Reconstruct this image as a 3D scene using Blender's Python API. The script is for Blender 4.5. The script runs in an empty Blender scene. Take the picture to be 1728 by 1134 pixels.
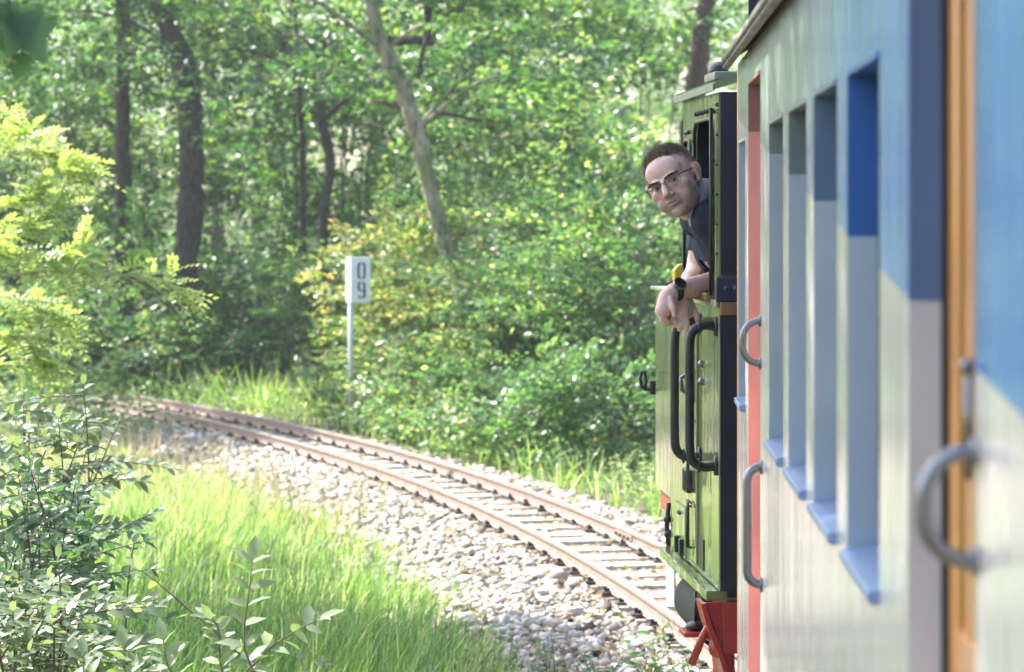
import bpy, bmesh, math, random
import numpy as np
from mathutils import Vector, Matrix

# ------------------------------------------------------------------ camera, world, sun
sc = bpy.context.scene
F = 5000.0            # focal length in photograph pixels (1728 wide)
H = 2.1               # camera height above the rail heads
VX, VY = 1035.0, 374.0
COL = sc.collection
cd = bpy.data.cameras.new('camera'); cam = bpy.data.objects.new('camera', cd); COL.objects.link(cam)
cam.location = (0, 0, H); cam.rotation_euler = (math.pi/2, 0, 0)
cd.sensor_width = 36.0; cd.lens = F/1728*36
cd.shift_x = (864-VX)/1728; cd.shift_y = (VY-567)/1728
cd.clip_start = 0.1; cd.clip_end = 2000
cd.dof.use_dof = True; cd.dof.focus_distance = 9.8; cd.dof.aperture_fstop = 6.0
sc.camera = cam

SUN_AZ, SUN_EL = math.radians(-56), math.radians(49)     # azimuth from +Y, negative = to the left
sun_dir = Vector((math.sin(SUN_AZ)*math.cos(SUN_EL), math.cos(SUN_AZ)*math.cos(SUN_EL), math.sin(SUN_EL)))
world = bpy.data.worlds.new('World'); sc.world = world; world.use_nodes = True
wn = world.node_tree.nodes; wl = world.node_tree.links
sky = wn.new('ShaderNodeTexSky'); sky.sky_type = 'NISHITA'; sky.sun_disc = False
sky.sun_elevation = SUN_EL; sky.sun_rotation = SUN_AZ % (2*math.pi)
sky.air_density = 1.0; sky.dust_density = 2.5; sky.ozone_density = 1.0
bgn = wn['Background']; bgn.inputs[1].default_value = 0.15
wl.new(sky.outputs[0], bgn.inputs[0])
sl = bpy.data.lights.new('sun', 'SUN'); sl.energy = 5.0; sl.angle = math.radians(0.6); sl.color = (1.0, 0.96, 0.89)
so = bpy.data.objects.new('sun', sl); COL.objects.link(so); so.location = (-20, 30, 40)
so.rotation_euler = (-sun_dir).to_track_quat('-Z', 'Y').to_euler()
sc.view_settings.view_transform = 'Standard'; sc.view_settings.look = 'None'
sc.view_settings.exposure = 1.76; sc.view_settings.gamma = 1.0
sc.render.engine = 'CYCLES'
cy = sc.cycles
cy.use_denoising = True; cy.use_adaptive_sampling = True; cy.adaptive_threshold = .03
cy.max_bounces = 6; cy.diffuse_bounces = 3; cy.glossy_bounces = 3; cy.transmission_bounces = 6
cy.transparent_max_bounces = 8; cy.volume_bounces = 0
cy.caustics_reflective = False; cy.caustics_refractive = False
cy.sample_clamp_indirect = 6.0

RNG = np.random.default_rng(11)
random.seed(4)

# ------------------------------------------------------------------ helpers
def PX(x, y, Y):
    """world point seen at photograph pixel (x, y) at distance Y ahead"""
    return Vector(((x-VX)/F*Y, Y, H+(VY-y)/F*Y))

def link(o, parent=None):
    COL.objects.link(o)
    if parent is not None: o.parent = parent
    return o

def tag(o, label, cat=None, group=None, kind=None):
    o['label'] = label
    if cat: o['category'] = cat
    if group: o['group'] = group
    if kind: o['kind'] = kind
    return o

def empty(name, loc, rz=0.0):
    o = bpy.data.objects.new(name, None); o.empty_display_size = 0.2
    o.location = loc; o.rotation_euler = (0, 0, rz); COL.objects.link(o)
    return o

def child(o, parent, keep=True):
    """parent o (vertices in world space) to a top-level or nested Empty/mesh"""
    o.parent = parent
    if keep: o.matrix_parent_inverse = world_mat(parent).inverted()
    return o

def world_mat(o):
    m = Matrix.LocRotScale(o.location, o.rotation_euler, o.scale)
    if o.parent is not None:
        m = world_mat(o.parent) @ o.matrix_parent_inverse @ m
    return m

def mesh(name, V, Fc, mat=None, parent=None, smooth=False, keep=False):
    me = bpy.data.meshes.new(name)
    me.from_pydata([tuple(map(float, v)) for v in V], [], [tuple(f) for f in Fc])
    me.update()
    if mat: me.materials.append(mat)
    if smooth: me.polygons.foreach_set('use_smooth', [True]*len(me.polygons))
    o = bpy.data.objects.new(name, me); COL.objects.link(o)
    if parent is not None: child(o, parent, keep)
    return o

class MB:
    """collects shapes into one mesh"""
    def __init__(s): s.V = []; s.F = []
    def add(s, V, Fc):
        b = len(s.V); s.V += [tuple(v) for v in V]; s.F += [tuple(i+b for i in f) for f in Fc]; return s
    def box(s, x0, x1, y0, y1, z0, z1, bev=0.0):
        if bev <= 0:
            V = [(x, y, z) for x in (x0, x1) for y in (y0, y1) for z in (z0, z1)]
            return s.add(V, [(0,1,3,2),(4,6,7,5),(0,4,5,1),(2,3,7,6),(0,2,6,4),(1,5,7,3)])
        bm = bmesh.new(); bmesh.ops.create_cube(bm, size=1.0)
        for v in bm.verts:
            v.co = Vector(((x0+x1)/2+v.co.x*(x1-x0), (y0+y1)/2+v.co.y*(y1-y0), (z0+z1)/2+v.co.z*(z1-z0)))
        bmesh.ops.bevel(bm, geom=bm.edges[:], offset=bev, segments=2, profile=0.6, affect='EDGES')
        bm.verts.index_update()
        s.add([v.co[:] for v in bm.verts], [[v.index for v in f.verts] for f in bm.faces]); bm.free(); return s
    def tube(s, path, radii, seg=8, cap=True):
        V, Fc = tube_geo(path, radii, seg, cap); return s.add(V, Fc)
    def prism(s, poly, axis, a, b):
        """poly in the two other axes (in order), extruded along axis from a to b"""
        n = len(poly); V = []
        for t in (a, b):
            for (p, q) in poly:
                V.append((t, p, q) if axis == 0 else (p, t, q) if axis == 1 else (p, q, t))
        Fc = [tuple(range(n))[::-1], tuple(range(n, 2*n))] + [(i, (i+1) % n, n+(i+1) % n, n+i) for i in range(n)]
        return s.add(V, Fc)
    def ball(s, c, r, seg=10, rings=7):
        rx, ry, rz = (r, r, r) if not hasattr(r, '__len__') else r
        V = [(c[0], c[1], c[2]+rz)]
        for i in range(1, rings):
            a = math.pi*i/rings
            for j in range(seg):
                b = 2*math.pi*j/seg
                V.append((c[0]+rx*math.sin(a)*math.cos(b), c[1]+ry*math.sin(a)*math.sin(b), c[2]+rz*math.cos(a)))
        V.append((c[0], c[1], c[2]-rz)); Fc = []
        for j in range(seg):
            Fc.append((0, 1+j, 1+(j+1) % seg))
            for i in range(rings-2):
                p = 1+i*seg; Fc.append((p+j, p+seg+j, p+seg+(j+1) % seg, p+(j+1) % seg))
            p = 1+(rings-2)*seg; Fc.append((p+j, len(V)-1, p+(j+1) % seg))
        return s.add(V, Fc)
    def cyl(s, p, q, r, seg=14, r2=None):
        return s.tube([p, q], [r, r if r2 is None else r2], seg)
    def build(s, name, mat, parent=None, smooth=False, keep=False, bevel=0):
        o = mesh(name, s.V, s.F, mat, parent, smooth, keep)
        if bevel:
            m = o.modifiers.new('bevel', 'BEVEL'); m.width = bevel; m.segments = 2; m.limit_method = 'ANGLE'
        return o

def tube_geo(path, radii, seg=8, cap=True):
    P = [Vector(p) for p in path]; n = len(P)
    if not hasattr(radii, '__len__'): radii = [radii]*n
    V = []; Fc = []; up = None
    for i in range(n):
        t = (P[min(i+1, n-1)]-P[max(i-1, 0)])
        t = t.normalized() if t.length > 1e-9 else Vector((0, 0, 1))
        if up is None:
            up = Vector((1, 0, 0)) if abs(t.x) < 0.8 else Vector((0, 1, 0))
        up = (up-t*up.dot(t)).normalized(); w = t.cross(up)
        for j in range(seg):
            a = 2*math.pi*j/seg
            V.append(P[i]+(up*math.cos(a)+w*math.sin(a))*radii[i])
    for i in range(n-1):
        for j in range(seg):
            a = i*seg+j; b = i*seg+(j+1) % seg
            Fc.append((a, b, b+seg, a+seg))
    if cap:
        Fc.append(tuple(range(seg))[::-1]); Fc.append(tuple(range((n-1)*seg, n*seg)))
    return [v[:] for v in V], Fc

def smooth_path(pts, radii, k=5):
    """Catmull-Rom resample"""
    P = [Vector(p) for p in pts]; R = list(radii); o = []; r = []
    for i in range(len(P)-1):
        p0 = P[max(i-1, 0)]; p1 = P[i]; p2 = P[i+1]; p3 = P[min(i+2, len(P)-1)]
        for j in range(k):
            t = j/k
            o.append(0.5*((2*p1)+(p2-p0)*t+(2*p0-5*p1+4*p2-p3)*t*t+(3*p1-p0-3*p2+p3)*t**3))
            r.append(R[i]*(1-t)+R[i+1]*t)
    o.append(P[-1]); r.append(R[-1]); return o, r

# ------------------------------------------------------------------ materials
def new_mat(name):
    m = bpy.data.materials.new(name); m.use_nodes = True
    nt = m.node_tree; b = nt.nodes['Principled BSDF']
    return m, nt, b

def noise(nt, scale, detail=4, coord='Object', mapping=None, rough=0.55):
    tc = nt.nodes.new('ShaderNodeTexCoord'); n = nt.nodes.new('ShaderNodeTexNoise')
    n.inputs['Scale'].default_value = scale; n.inputs['Detail'].default_value = detail; n.inputs['Roughness'].default_value = rough
    src = tc.outputs[coord]
    if mapping:
        mp = nt.nodes.new('ShaderNodeMapping'); mp.inputs['Scale'].default_value = mapping
        nt.links.new(src, mp.inputs['Vector']); src = mp.outputs[0]
    nt.links.new(src, n.inputs['Vector']); return n

def ramp(nt, src, stops):
    r = nt.nodes.new('ShaderNodeValToRGB'); e = r.color_ramp.elements
    while len(e) < len(stops): e.new(0.5)
    for i, (p, c) in enumerate(stops):
        e[i].position = p; e[i].color = (*c, 1)
    nt.links.new(src, r.inputs[0]); return r

def bump(nt, b, src, strength, dist):
    bp = nt.nodes.new('ShaderNodeBump'); bp.inputs['Strength'].default_value = strength; bp.inputs['Distance'].default_value = dist
    nt.links.new(src, bp.inputs['Height']); nt.links.new(bp.outputs[0], b.inputs['Normal']); return bp

def simple(name, c, rough=0.5, metal=0.0, var=0.15, scale=12, bmp=0.0, coat=0.0, mapping=None):
    m, nt, b = new_mat(name)
    n = noise(nt, scale, 5, mapping=mapping)
    lo = tuple(x*(1-var) for x in c); hi = tuple(min(1, x*(1+var)) for x in c)
    r = ramp(nt, n.outputs[0], [(0.3, lo), (0.7, hi)])
    nt.links.new(r.outputs[0], b.inputs['Base Color'])
    b.inputs['Roughness'].default_value = rough; b.inputs['Metallic'].default_value = metal
    b.inputs['Coat Weight'].default_value = coat; b.inputs['Coat Roughness'].default_value = 0.06
    if bmp: bump(nt, b, n.outputs[0], 1.0, bmp)
    return m

def leaf_mat(name, stops, trans=0.45, rough=0.38, tcol=(1.35, 1.55, 0.7), spec=0.5):
    m, nt, b = new_mat(name)
    at = nt.nodes.new('ShaderNodeAttribute'); at.attribute_name = 'tint'
    r = ramp(nt, at.outputs['Fac'], stops)
    nt.links.new(r.outputs[0], b.inputs['Base Color'])
    b.inputs['Roughness'].default_value = rough; b.inputs['Specular IOR Level'].default_value = spec
    tr = nt.nodes.new('ShaderNodeBsdfTranslucent')
    mu = nt.nodes.new('ShaderNodeMix'); mu.data_type = 'RGBA'; mu.blend_type = 'MULTIPLY'; mu.inputs[0].default_value = 1.0
    nt.links.new(r.outputs[0], mu.inputs[6]); mu.inputs[7].default_value = (*tcol, 1)
    nt.links.new(mu.outputs[2], tr.inputs[0])
    mx = nt.nodes.new('ShaderNodeMixShader'); mx.inputs[0].default_value = trans
    nt.links.new(b.outputs[0], mx.inputs[1]); nt.links.new(tr.outputs[0], mx.inputs[2])
    nt.links.new(mx.outputs[0], nt.nodes['Material Output'].inputs[0])
    return m

M = {}
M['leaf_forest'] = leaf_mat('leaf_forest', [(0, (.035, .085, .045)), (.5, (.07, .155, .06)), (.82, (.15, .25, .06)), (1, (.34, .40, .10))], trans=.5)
M['leaf_bush'] = leaf_mat('leaf_bush', [(0, (.05, .11, .06)), (.45, (.105, .19, .09)), (.78, (.20, .29, .12)), (.93, (.36, .40, .17)), (1, (.50, .42, .24))], rough=.34, trans=.5)
M['leaf_autumn'] = leaf_mat('leaf_autumn', [(0, (.08, .16, .05)), (.4, (.17, .26, .07)), (.66, (.36, .38, .14)), (.85, (.52, .46, .22)), (1, (.60, .42, .27))], tcol=(1.3, 1.3, .7))
M['leaf_bright'] = leaf_mat('leaf_bright', [(0, (.22, .34, .09)), (.5, (.38, .48, .17)), (1, (.55, .58, .30))], rough=.3, tcol=(1.3, 1.35, .7))
M['leaf_cool'] = leaf_mat('leaf_cool', [(0, (.055, .12, .055)), (.5, (.115, .20, .09)), (.9, (.20, .30, .11)), (1, (.32, .42, .08))], rough=.28, trans=.4, spec=.7)
M['leaf_pale'] = leaf_mat('leaf_pale', [(0, (.13, .18, .10)), (.5, (.22, .28, .16)), (.85, (.31, .37, .21)), (1, (.36, .42, .08))], rough=.3, trans=.35, spec=.65)
M['leaf_far'] = leaf_mat('leaf_far', [(0, (.06, .13, .06)), (.5, (.12, .23, .08)), (1, (.32, .40, .12))])
M['grass'] = leaf_mat('grass', [(0, (.05, .13, .035)), (.35, (.12, .25, .075)), (.62, (.23, .35, .15)), (.85, (.48, .54, .34)), (1, (.70, .68, .54))], trans=.5, rough=.42, tcol=(1.35, 1.4, .5))
M['dry_grass'] = leaf_mat('dry_grass', [(0, (.22, .24, .09)), (.5, (.40, .36, .20)), (1, (.55, .42, .30))], trans=.4, rough=.6, tcol=(1.1, 1.05, .8))
M['bark'] = simple('bark', (.05, .04, .033), .9, var=.75, scale=8, bmp=.06, mapping=(3, 3, .8))
M['bark_red'] = simple('bark_red', (.085, .05, .038), .9, var=.45, scale=6, bmp=.03, mapping=(3, 3, .6))
M['twig'] = simple('twig', (.15, .11, .08), .8, var=.3, scale=20)
M['twig_pale'] = simple('twig_pale', (.40, .33, .27), .75, var=.25, scale=20)

def bark_pale():
    m, nt, b = new_mat('bark_pale')
    n = noise(nt, 7, 6, mapping=(2, 2, .7)); n2 = noise(nt, 2.2, 3)
    r = ramp(nt, n.outputs[0], [(.3, (.09, .075, .05)), (.5, (.30, .26, .18)), (.7, (.46, .41, .31))])
    r2 = ramp(nt, n2.outputs[0], [(.45, (0, 0, 0)), (.62, (.75, .75, .75))])
    mx = nt.nodes.new('ShaderNodeMix'); mx.data_type = 'RGBA'
    nt.links.new(r2.outputs[0], mx.inputs[0]); nt.links.new(r.outputs[0], mx.inputs[6]); mx.inputs[7].default_value = (.14, .17, .05, 1)
    nt.links.new(mx.outputs[2], b.inputs['Base Color']); b.inputs['Roughness'].default_value = .85
    bump(nt, b, n.outputs[0], 1, .02); return m
M['bark_pale'] = bark_pale()

def ground_mat():
    m, nt, b = new_mat('ground')
    n = noise(nt, .8, 6); n2 = noise(nt, 14, 5)
    r = ramp(nt, n.outputs[0], [(.3, (.05, .05, .025)), (.5, (.085, .075, .04)), (.7, (.06, .085, .025))])
    r2 = ramp(nt, n2.outputs[0], [(.3, (.5, .5, .5)), (.7, (1.3, 1.25, 1.15))])
    mx = nt.nodes.new('ShaderNodeMix'); mx.data_type = 'RGBA'; mx.blend_type = 'MULTIPLY'; mx.inputs[0].default_value = 1
    nt.links.new(r.outputs[0], mx.inputs[6]); nt.links.new(r2.outputs[0], mx.inputs[7])
    nt.links.new(mx.outputs[2], b.inputs['Base Color']); b.inputs['Roughness'].default_value = .95
    bump(nt, b, n2.outputs[0], 1, .05); return m
M['ground'] = ground_mat()
M['trackbed'] = simple('trackbed', (.20, .17, .14), .95, var=.5, scale=30, bmp=.03)

def stone_mat():
    m, nt, b = new_mat('stone')
    at = nt.nodes.new('ShaderNodeAttribute'); at.attribute_name = 'tint'
    r = ramp(nt, at.outputs['Fac'], [(0, (.08, .06, .05)), (.25, (.26, .21, .17)), (.6, (.44, .385, .325)), (1, (.62, .57, .50))])
    nt.links.new(r.outputs[0], b.inputs['Base Color']); b.inputs['Roughness'].default_value = .85
    n = noise(nt, 60, 3); bump(nt, b, n.outputs[0], .6, .01); return m
M['stone'] = stone_mat()
M['sleeper'] = simple('sleeper', (.45, .41, .36), .9, var=.25, scale=9, bmp=.004, mapping=(1, 6, 6))
M['clip'] = simple('clip', (.05, .035, .032), .75, var=.5, scale=40)

def rail_mat():
    m, nt, b = new_mat('rusty_rail')
    n = noise(nt, 25, 6)
    r = ramp(nt, n.outputs[0], [(.25, (.17, .115, .09)), (.5, (.28, .205, .17)), (.75, (.40, .32, .275))])
    nt.links.new(r.outputs[0], b.inputs['Base Color']); b.inputs['Roughness'].default_value = .6
    b.inputs['Metallic'].default_value = .15; bump(nt, b, n.outputs[0], .5, .003); return m
M['rail'] = rail_mat()
M['rail_top'] = simple('rail_running_surface', (.40, .33, .29), .35, metal=.6, var=.25, scale=18, mapping=(1, 1, 1))

# ------------------------------------------------------------------ leaves
def unit(a): return a/np.maximum(np.linalg.norm(a, axis=-1, keepdims=True), 1e-9)

TEMPL = {
 'rhomb': (np.array([(0,0,0),(.42,.31,.07),(1,0,-.06),(.42,-.31,.07)], float), [(0,1,2),(0,2,3)]),
 'oval': (np.array([(0,0,0),(.22,.19,.05),(.6,.21,.04),(1,0,-.10),(.6,-.21,.04),(.22,-.19,.05),(.3,0,0),(.65,0,-.02)], float),
          [(0,6,1),(1,6,7),(1,7,2),(2,7,3),(0,5,6),(5,4,7),(5,7,6),(4,3,7)]),
 'leaflet': (np.array([(0,0,0),(.3,.2,.03),(.8,.17,.02),(1,0,-.05),(.8,-.17,.02),(.3,-.2,.03)], float), [(0,1,2),(0,2,3),(0,3,4),(0,4,5)]),
 'lobed': (np.array([(0,0,0),(.05,.33,.0),(.32,.22,.03),(.42,.52,-.04),(.60,.24,.03),(1,0,-.12),(.60,-.24,.03),(.42,-.52,-.04),(.32,-.22,.03),(.05,-.33,0),(.4,0,.0)], float),
           [(0,10,1),(1,10,2),(2,10,3),(3,10,4),(4,10,5),(5,10,6),(6,10,7),(7,10,8),(8,10,9),(9,10,0)]),
}

def leaves_mesh(name, P, D, N, S, tint, mat, kind='rhomb', parent=None, smooth=False, keep=True):
    T, Fc = TEMPL[kind]
    D = unit(D); N = unit(N-D*np.sum(N*D, 1, keepdims=True)); W = np.cross(N, D)
    V = P[:, None, :]+S[:, None, None]*(T[None, :, 0:1]*D[:, None, :]+T[None, :, 1:2]*W[:, None, :]+T[None, :, 2:3]*N[:, None, :])
    n, k = V.shape[0], V.shape[1]
    Ft = np.array(Fc); FF = (np.arange(n)[:, None, None]*k+Ft[None]).reshape(-1)
    me = bpy.data.meshes.new(name); nf = n*len(Fc)
    me.vertices.add(n*k); me.vertices.foreach_set('co', V.reshape(-1).astype(np.float32))
    me.loops.add(nf*3); me.loops.foreach_set('vertex_index', FF.astype(np.int32))
    me.polygons.add(nf); me.polygons.foreach_set('loop_start', np.arange(nf, dtype=np.int32)*3)
    me.update(calc_edges=True)
    if smooth: me.polygons.foreach_set('use_smooth', np.ones(nf, bool))
    a = me.attributes.new('tint', 'FLOAT', 'POINT'); a.data.foreach_set('value', np.repeat(tint, k).astype(np.float32))
    me.materials.append(mat)
    o = bpy.data.objects.new(name, me); COL.objects.link(o)
    if parent is not None: child(o, parent, keep)
    return o

def spray_leaves(rng, O, D, U, ln, L, size, jit=.4, spread=.30):
    """alternate leaves along twigs: S twigs x L leaves"""
    S_ = len(O); D = unit(D); U = unit(U-D*np.sum(U*D, 1, keepdims=True)); W = np.cross(U, D)
    t = np.linspace(.08, 1, L)[None, :, None]; sgn = np.where(np.arange(L) % 2 == 0, 1, -1)[None, :, None]
    ln = ln[:, None, None]
    off = spread*(1.15-t*.75)*rng.uniform(.15, 1, (S_, L, 1))
    P = O[:, None]+D[:, None]*t*ln+W[:, None]*sgn*off*ln+rng.normal(0, .05, (S_, L, 3))*ln-U[:, None]*(t**2)*ln*.12
    ld = D[:, None]*.75+W[:, None]*sgn*.75+rng.normal(0, .3, (S_, L, 3))
    nn = U[:, None]+rng.normal(0, jit, (S_, L, 3))
    sz = size*rng.uniform(.65, 1.25, (S_, L))
    return P.reshape(-1, 3), ld.reshape(-1, 3), nn.reshape(-1, 3), sz.reshape(-1)

def clumped(rng, c, r, ncl, clr, nsp, shell=.45, flat=.45):
    """twig origins gathered in clumps inside an ellipsoid"""
    c = np.array(c, float); r = np.array(r, float)
    d = unit(rng.normal(0, 1, (ncl, 3))); rad = rng.uniform(shell, 1, (ncl, 1))**.7
    C = c+d*rad*r
    k = rng.integers(0, ncl, nsp)
    O = C[k]+rng.normal(0, 1, (nsp, 3))*clr*np.array([1, 1, flat])
    D = (O-c)*np.array([1, 1, .25]); D = unit(D)+rng.normal(0, .45, (nsp, 3))*np.array([1, 1, .5])
    U = np.array([0, 0, 1.0])+rng.normal(0, .3, (nsp, 3))
    tintc = rng.normal(0, .12, ncl)[k]
    return O, D, U, tintc, C

def foliage(name, rng, c, r, ncl, clr, nsp, L, ln, size, mat, parent, tint=(.45, .2), shell=.45, flat=.45, kind='rhomb', jit=.45, zmin=.0, smooth=False):
    O, D, U, tc, C = clumped(rng, c, r, ncl, clr, nsp, shell, flat)
    keepm = O[:, 2] > zmin
    O, D, U, tc = O[keepm], D[keepm], U[keepm], tc[keepm]
    P, ld, nn, sz = spray_leaves(rng, O, D, U, ln*rng.uniform(.6, 1.3, len(O)), L, size, jit)
    t = np.clip(np.repeat(tc, L)+rng.normal(tint[0], tint[1], len(P)), 0, 1)
    k = P[:, 2] > -.1
    return leaves_mesh(name, P[k], ld[k], nn[k], sz[k], t[k], mat, kind, parent, smooth), C

# ------------------------------------------------------------------ ground
def grid_sheet(name, xs, ys, zf, mat):
    V = [(x, y, zf(x, y)) for y in ys for x in xs]; nx = len(xs)
    Fc = [(j*nx+i, j*nx+i+1, (j+1)*nx+i+1, (j+1)*nx+i) for j in range(len(ys)-1) for i in range(nx-1)]
    return mesh(name, V, Fc, mat, smooth=True)

CX, CY, RN, RF = -63.0, 5.5, 64.16, 64.805      # the curve of the track: centre, radius of the two rails
RC = (RN+RF)/2
def trk(r, s):
    """point at radius r, s metres along the centre line from the place beside the curve's centre"""
    a = s/RC
    return Vector((CX+r*math.cos(a), CY+r*math.sin(a), 0))
def radius(x, y): return math.hypot(x-CX, y-CY)

def gz(x, y):
    d = abs(radius(x, y)-RC)
    base = -.215+.05*math.sin(x*.7+1)*math.sin(y*.5)
    if d < 2.2: base = min(base, -.205)
    if y > 34 and d > 2.5: base += min(1.0, (y-34)*.02)
    return base
xs = [-400, -120, -60]+[-30+i*1.5 for i in range(34)]+[60, 120, 400]
ys = [-200, -60, -20]+[-8+i*1.5 for i in range(60)]+[120, 200, 500, 900]
ground = grid_sheet('ground', xs, ys, gz, M['ground']); tag(ground, 'earthy ground under the grass and the forest', kind='structure')

# ballast bed: a swept profile
prof = [(-1.75, -.25), (-1.35, -.19), (-.85, -.145), (-.32, -.135), (.32, -.135), (.80, -.145), (1.15, -.22), (1.5, -.34)]
V = []; Fc = []; n = len(prof); ss = [-8+i*.5 for i in range(140)]
for s in ss:
    for (q, z) in prof:
        p = trk(RC+q, s); V.append((p.x, p.y, z))
for i in range(len(ss)-1):
    for j in range(n-1): Fc.append((i*n+j, i*n+j+1, (i+1)*n+j+1, (i+1)*n+j))
tb = mesh('trackbed', V, Fc, M['trackbed']); tag(tb, 'stony bed of the curving railway track', kind='structure')

# ------------------------------------------------------------------ railway track
track = empty('railway_track', trk(RC, 10)); tag(track, 'narrow gauge railway track of rusty rails curving left into the forest', 'railway track')
def rail(r, s0, s1):
    pr = [(-.036, -.10), (.036, -.10), (.036, -.092), (.007, -.082), (.007, -.032), (.02, -.024), (.02, -.004), (.016, -.0008), (-.016, -.0008), (-.02, -.004), (-.02, -.024), (-.007, -.032), (-.007, -.082), (-.036, -.092)]
    n = len(pr); V = []; Fc = []; k = int((s1-s0)/.35)
    for i in range(k+1):
        s = s0+(s1-s0)*i/k
        for (q, z) in pr:
            p = trk(r+q, s); V.append((p.x, p.y, z))
    for i in range(k):
        for j in range(n): Fc.append((i*n+j, i*n+(j+1) % n, (i+1)*n+(j+1) % n, (i+1)*n+j))
    Fc += [tuple(range(n)), tuple(range(k*n, k*n+n))[::-1]]
    o = mesh('rail', V, Fc, M['rail'], track, keep=True)
    V = []; Fc = []
    for i in range(k+1):
        s = s0+(s1-s0)*i/k
        for q, z in ((-.017, -.0006), (-.011, .0012), (.011, .0012), (.017, -.0006)):
            p = trk(r+q, s); V.append((p.x, p.y, z))
    for i in range(k):
        for j in range(3): Fc.append((i*4+j, i*4+j+1, (i+1)*4+j+1, (i+1)*4+j))
    mesh('running_surface', V, Fc, M['rail_top'], o, smooth=True, keep=True)
    return o
rail(RN, -6, 44.0)
# the far rail: two lengths meeting at a fishplate joint
sj = 14.9
rail(RF, -6, sj-.006); rail(RF, sj+.006, 44.0)
for side in (-1, 1):
    mb = MB(); V = []; Fc = []
    pts = [(.007, -.078), (.017, -.070), (.017, -.04), (.007, -.034)]
    for i in range(4):
        for (q, z) in pts:
            p = trk(RF+side*q, sj-.24+.16*i); V.append((p.x, p.y, z))
    for i in range(3):
        for j in range(4): Fc.append((i*4+j, i*4+(j+1) % 4, i*4+4+(j+1) % 4, i*4+4+j))
    Fc += [(0, 1, 2, 3), (15, 14, 13, 12)]
    fp = mesh('fishplate', V, Fc, M['rail'], track, keep=True)
    for i in range(4):
        p = trk(RF+side*.016, sj-.18+.12*i); q = trk(RF+side*.034, sj-.18+.12*i)
        MB().cyl((p.x, p.y, -.055), (q.x, q.y, -.055), .011, 6).build('bolt', M['clip'], fp, keep=True)
# sleepers with rail fastenings
mb = MB(); mb.box(-.52, .52, -.085, .085, -.12, 0, bev=.012)
sl_me = mb.build('sleeper', M['sleeper']).data
bpy.data.objects.remove(bpy.data.objects['sleeper'])
mb = MB(); mb.box(-.04, .045, -.05, .05, 0, .024, bev=.006); mb.tube([(-.02, -.03, .02), (-.02, 0, .038), (.022, .0, .03), (.022, .03, .02)], .012, 6); mb.cyl((.008, 0, .02), (.008, 0, .06), .017, 6)
cl_me = mb.build('rail_clip', M['clip']).data
bpy.data.objects.remove(bpy.data.objects['rail_clip'])
ns = 0; s = 5.2
while s < 43:
    a = s/RC; p = trk(RC, s)
    o = bpy.data.objects.new('sleeper', sl_me); COL.objects.link(o)
    o.location = (p.x, p.y, -.108+random.uniform(-.014, .003)); o.rotation_euler = (random.uniform(-.01, .01), random.uniform(-.008, .008), a+random.uniform(-.02, .02))
    child(o, track)
    if s < 38:
        for r in (RN, RF):
            for sd in (-1, 1):
                c = bpy.data.objects.new('rail_clip', cl_me); COL.objects.link(c)
                q = trk(r+sd*.062, s+random.uniform(-.01, .01)); c.location = (q.x, q.y, -.108); c.rotation_euler = (random.uniform(-.1, .1), 0, a+(0 if sd > 0 else math.pi)+random.uniform(-.15, .15)); c.scale = (.8*random.uniform(.85, 1.1),)*3; child(c, track)
    s += .5; ns += 1

# ballast stones
def stones(name, P, size, tint, mat, rng):
    base = np.array([(x, y, z) for x in (-1, 1) for y in (-1, 1) for z in (-1, 1)], float)*.5
    Fq = np.array([(0,1,3),(0,3,2),(4,6,7),(4,7,5),(0,4,5),(0,5,1),(2,3,7),(2,7,6),(0,2,6),(0,6,4),(1,5,7),(1,7,3)])
    n = len(P); B = base[None]*rng.uniform(.55, 1.15, (n, 1, 3))+rng.normal(0, .13, (n, 8, 3))
    A = rng.normal(0, 1, (n, 3, 3)); q, _ = np.linalg.qr(A)
    V = np.einsum('nij,nkj->nki', q, B)*size[:, None, None]*np.array([1, 1, .75])+P[:, None]
    me = bpy.data.meshes.new(name); nf = n*12
    me.vertices.add(n*8); me.vertices.foreach_set('co', V.reshape(-1).astype(np.float32))
    me.loops.add(nf*3); me.loops.foreach_set('vertex_index', (np.arange(n)[:, None, None]*8+Fq[None]).reshape(-1).astype(np.int32))
    me.polygons.add(nf); me.polygons.foreach_set('loop_start', np.arange(nf, dtype=np.int32)*3)
    me.update(calc_edges=True)
    a = me.attributes.new('tint', 'FLOAT', 'POINT'); a.data.foreach_set('value', np.repeat(tint, 8).astype(np.float32))
    me.materials.append(mat); o = bpy.data.objects.new(name, me); COL.objects.link(o); return o
def bed_z(q):
    return np.interp(q, [p[0] for p in prof], [p[1] for p in prof])
NSt = 46000
sv = 6+34*RNG.uniform(0, 1, NSt)**1.55
qv = RNG.uniform(-1.75, 1.5, NSt)
edge = .5+.5*np.sin(sv*1.7)*np.sin(sv*.63+2)
k = ~((qv < -1.2-.35*edge) & (RNG.uniform(0, 1, NSt) < .75))
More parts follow.
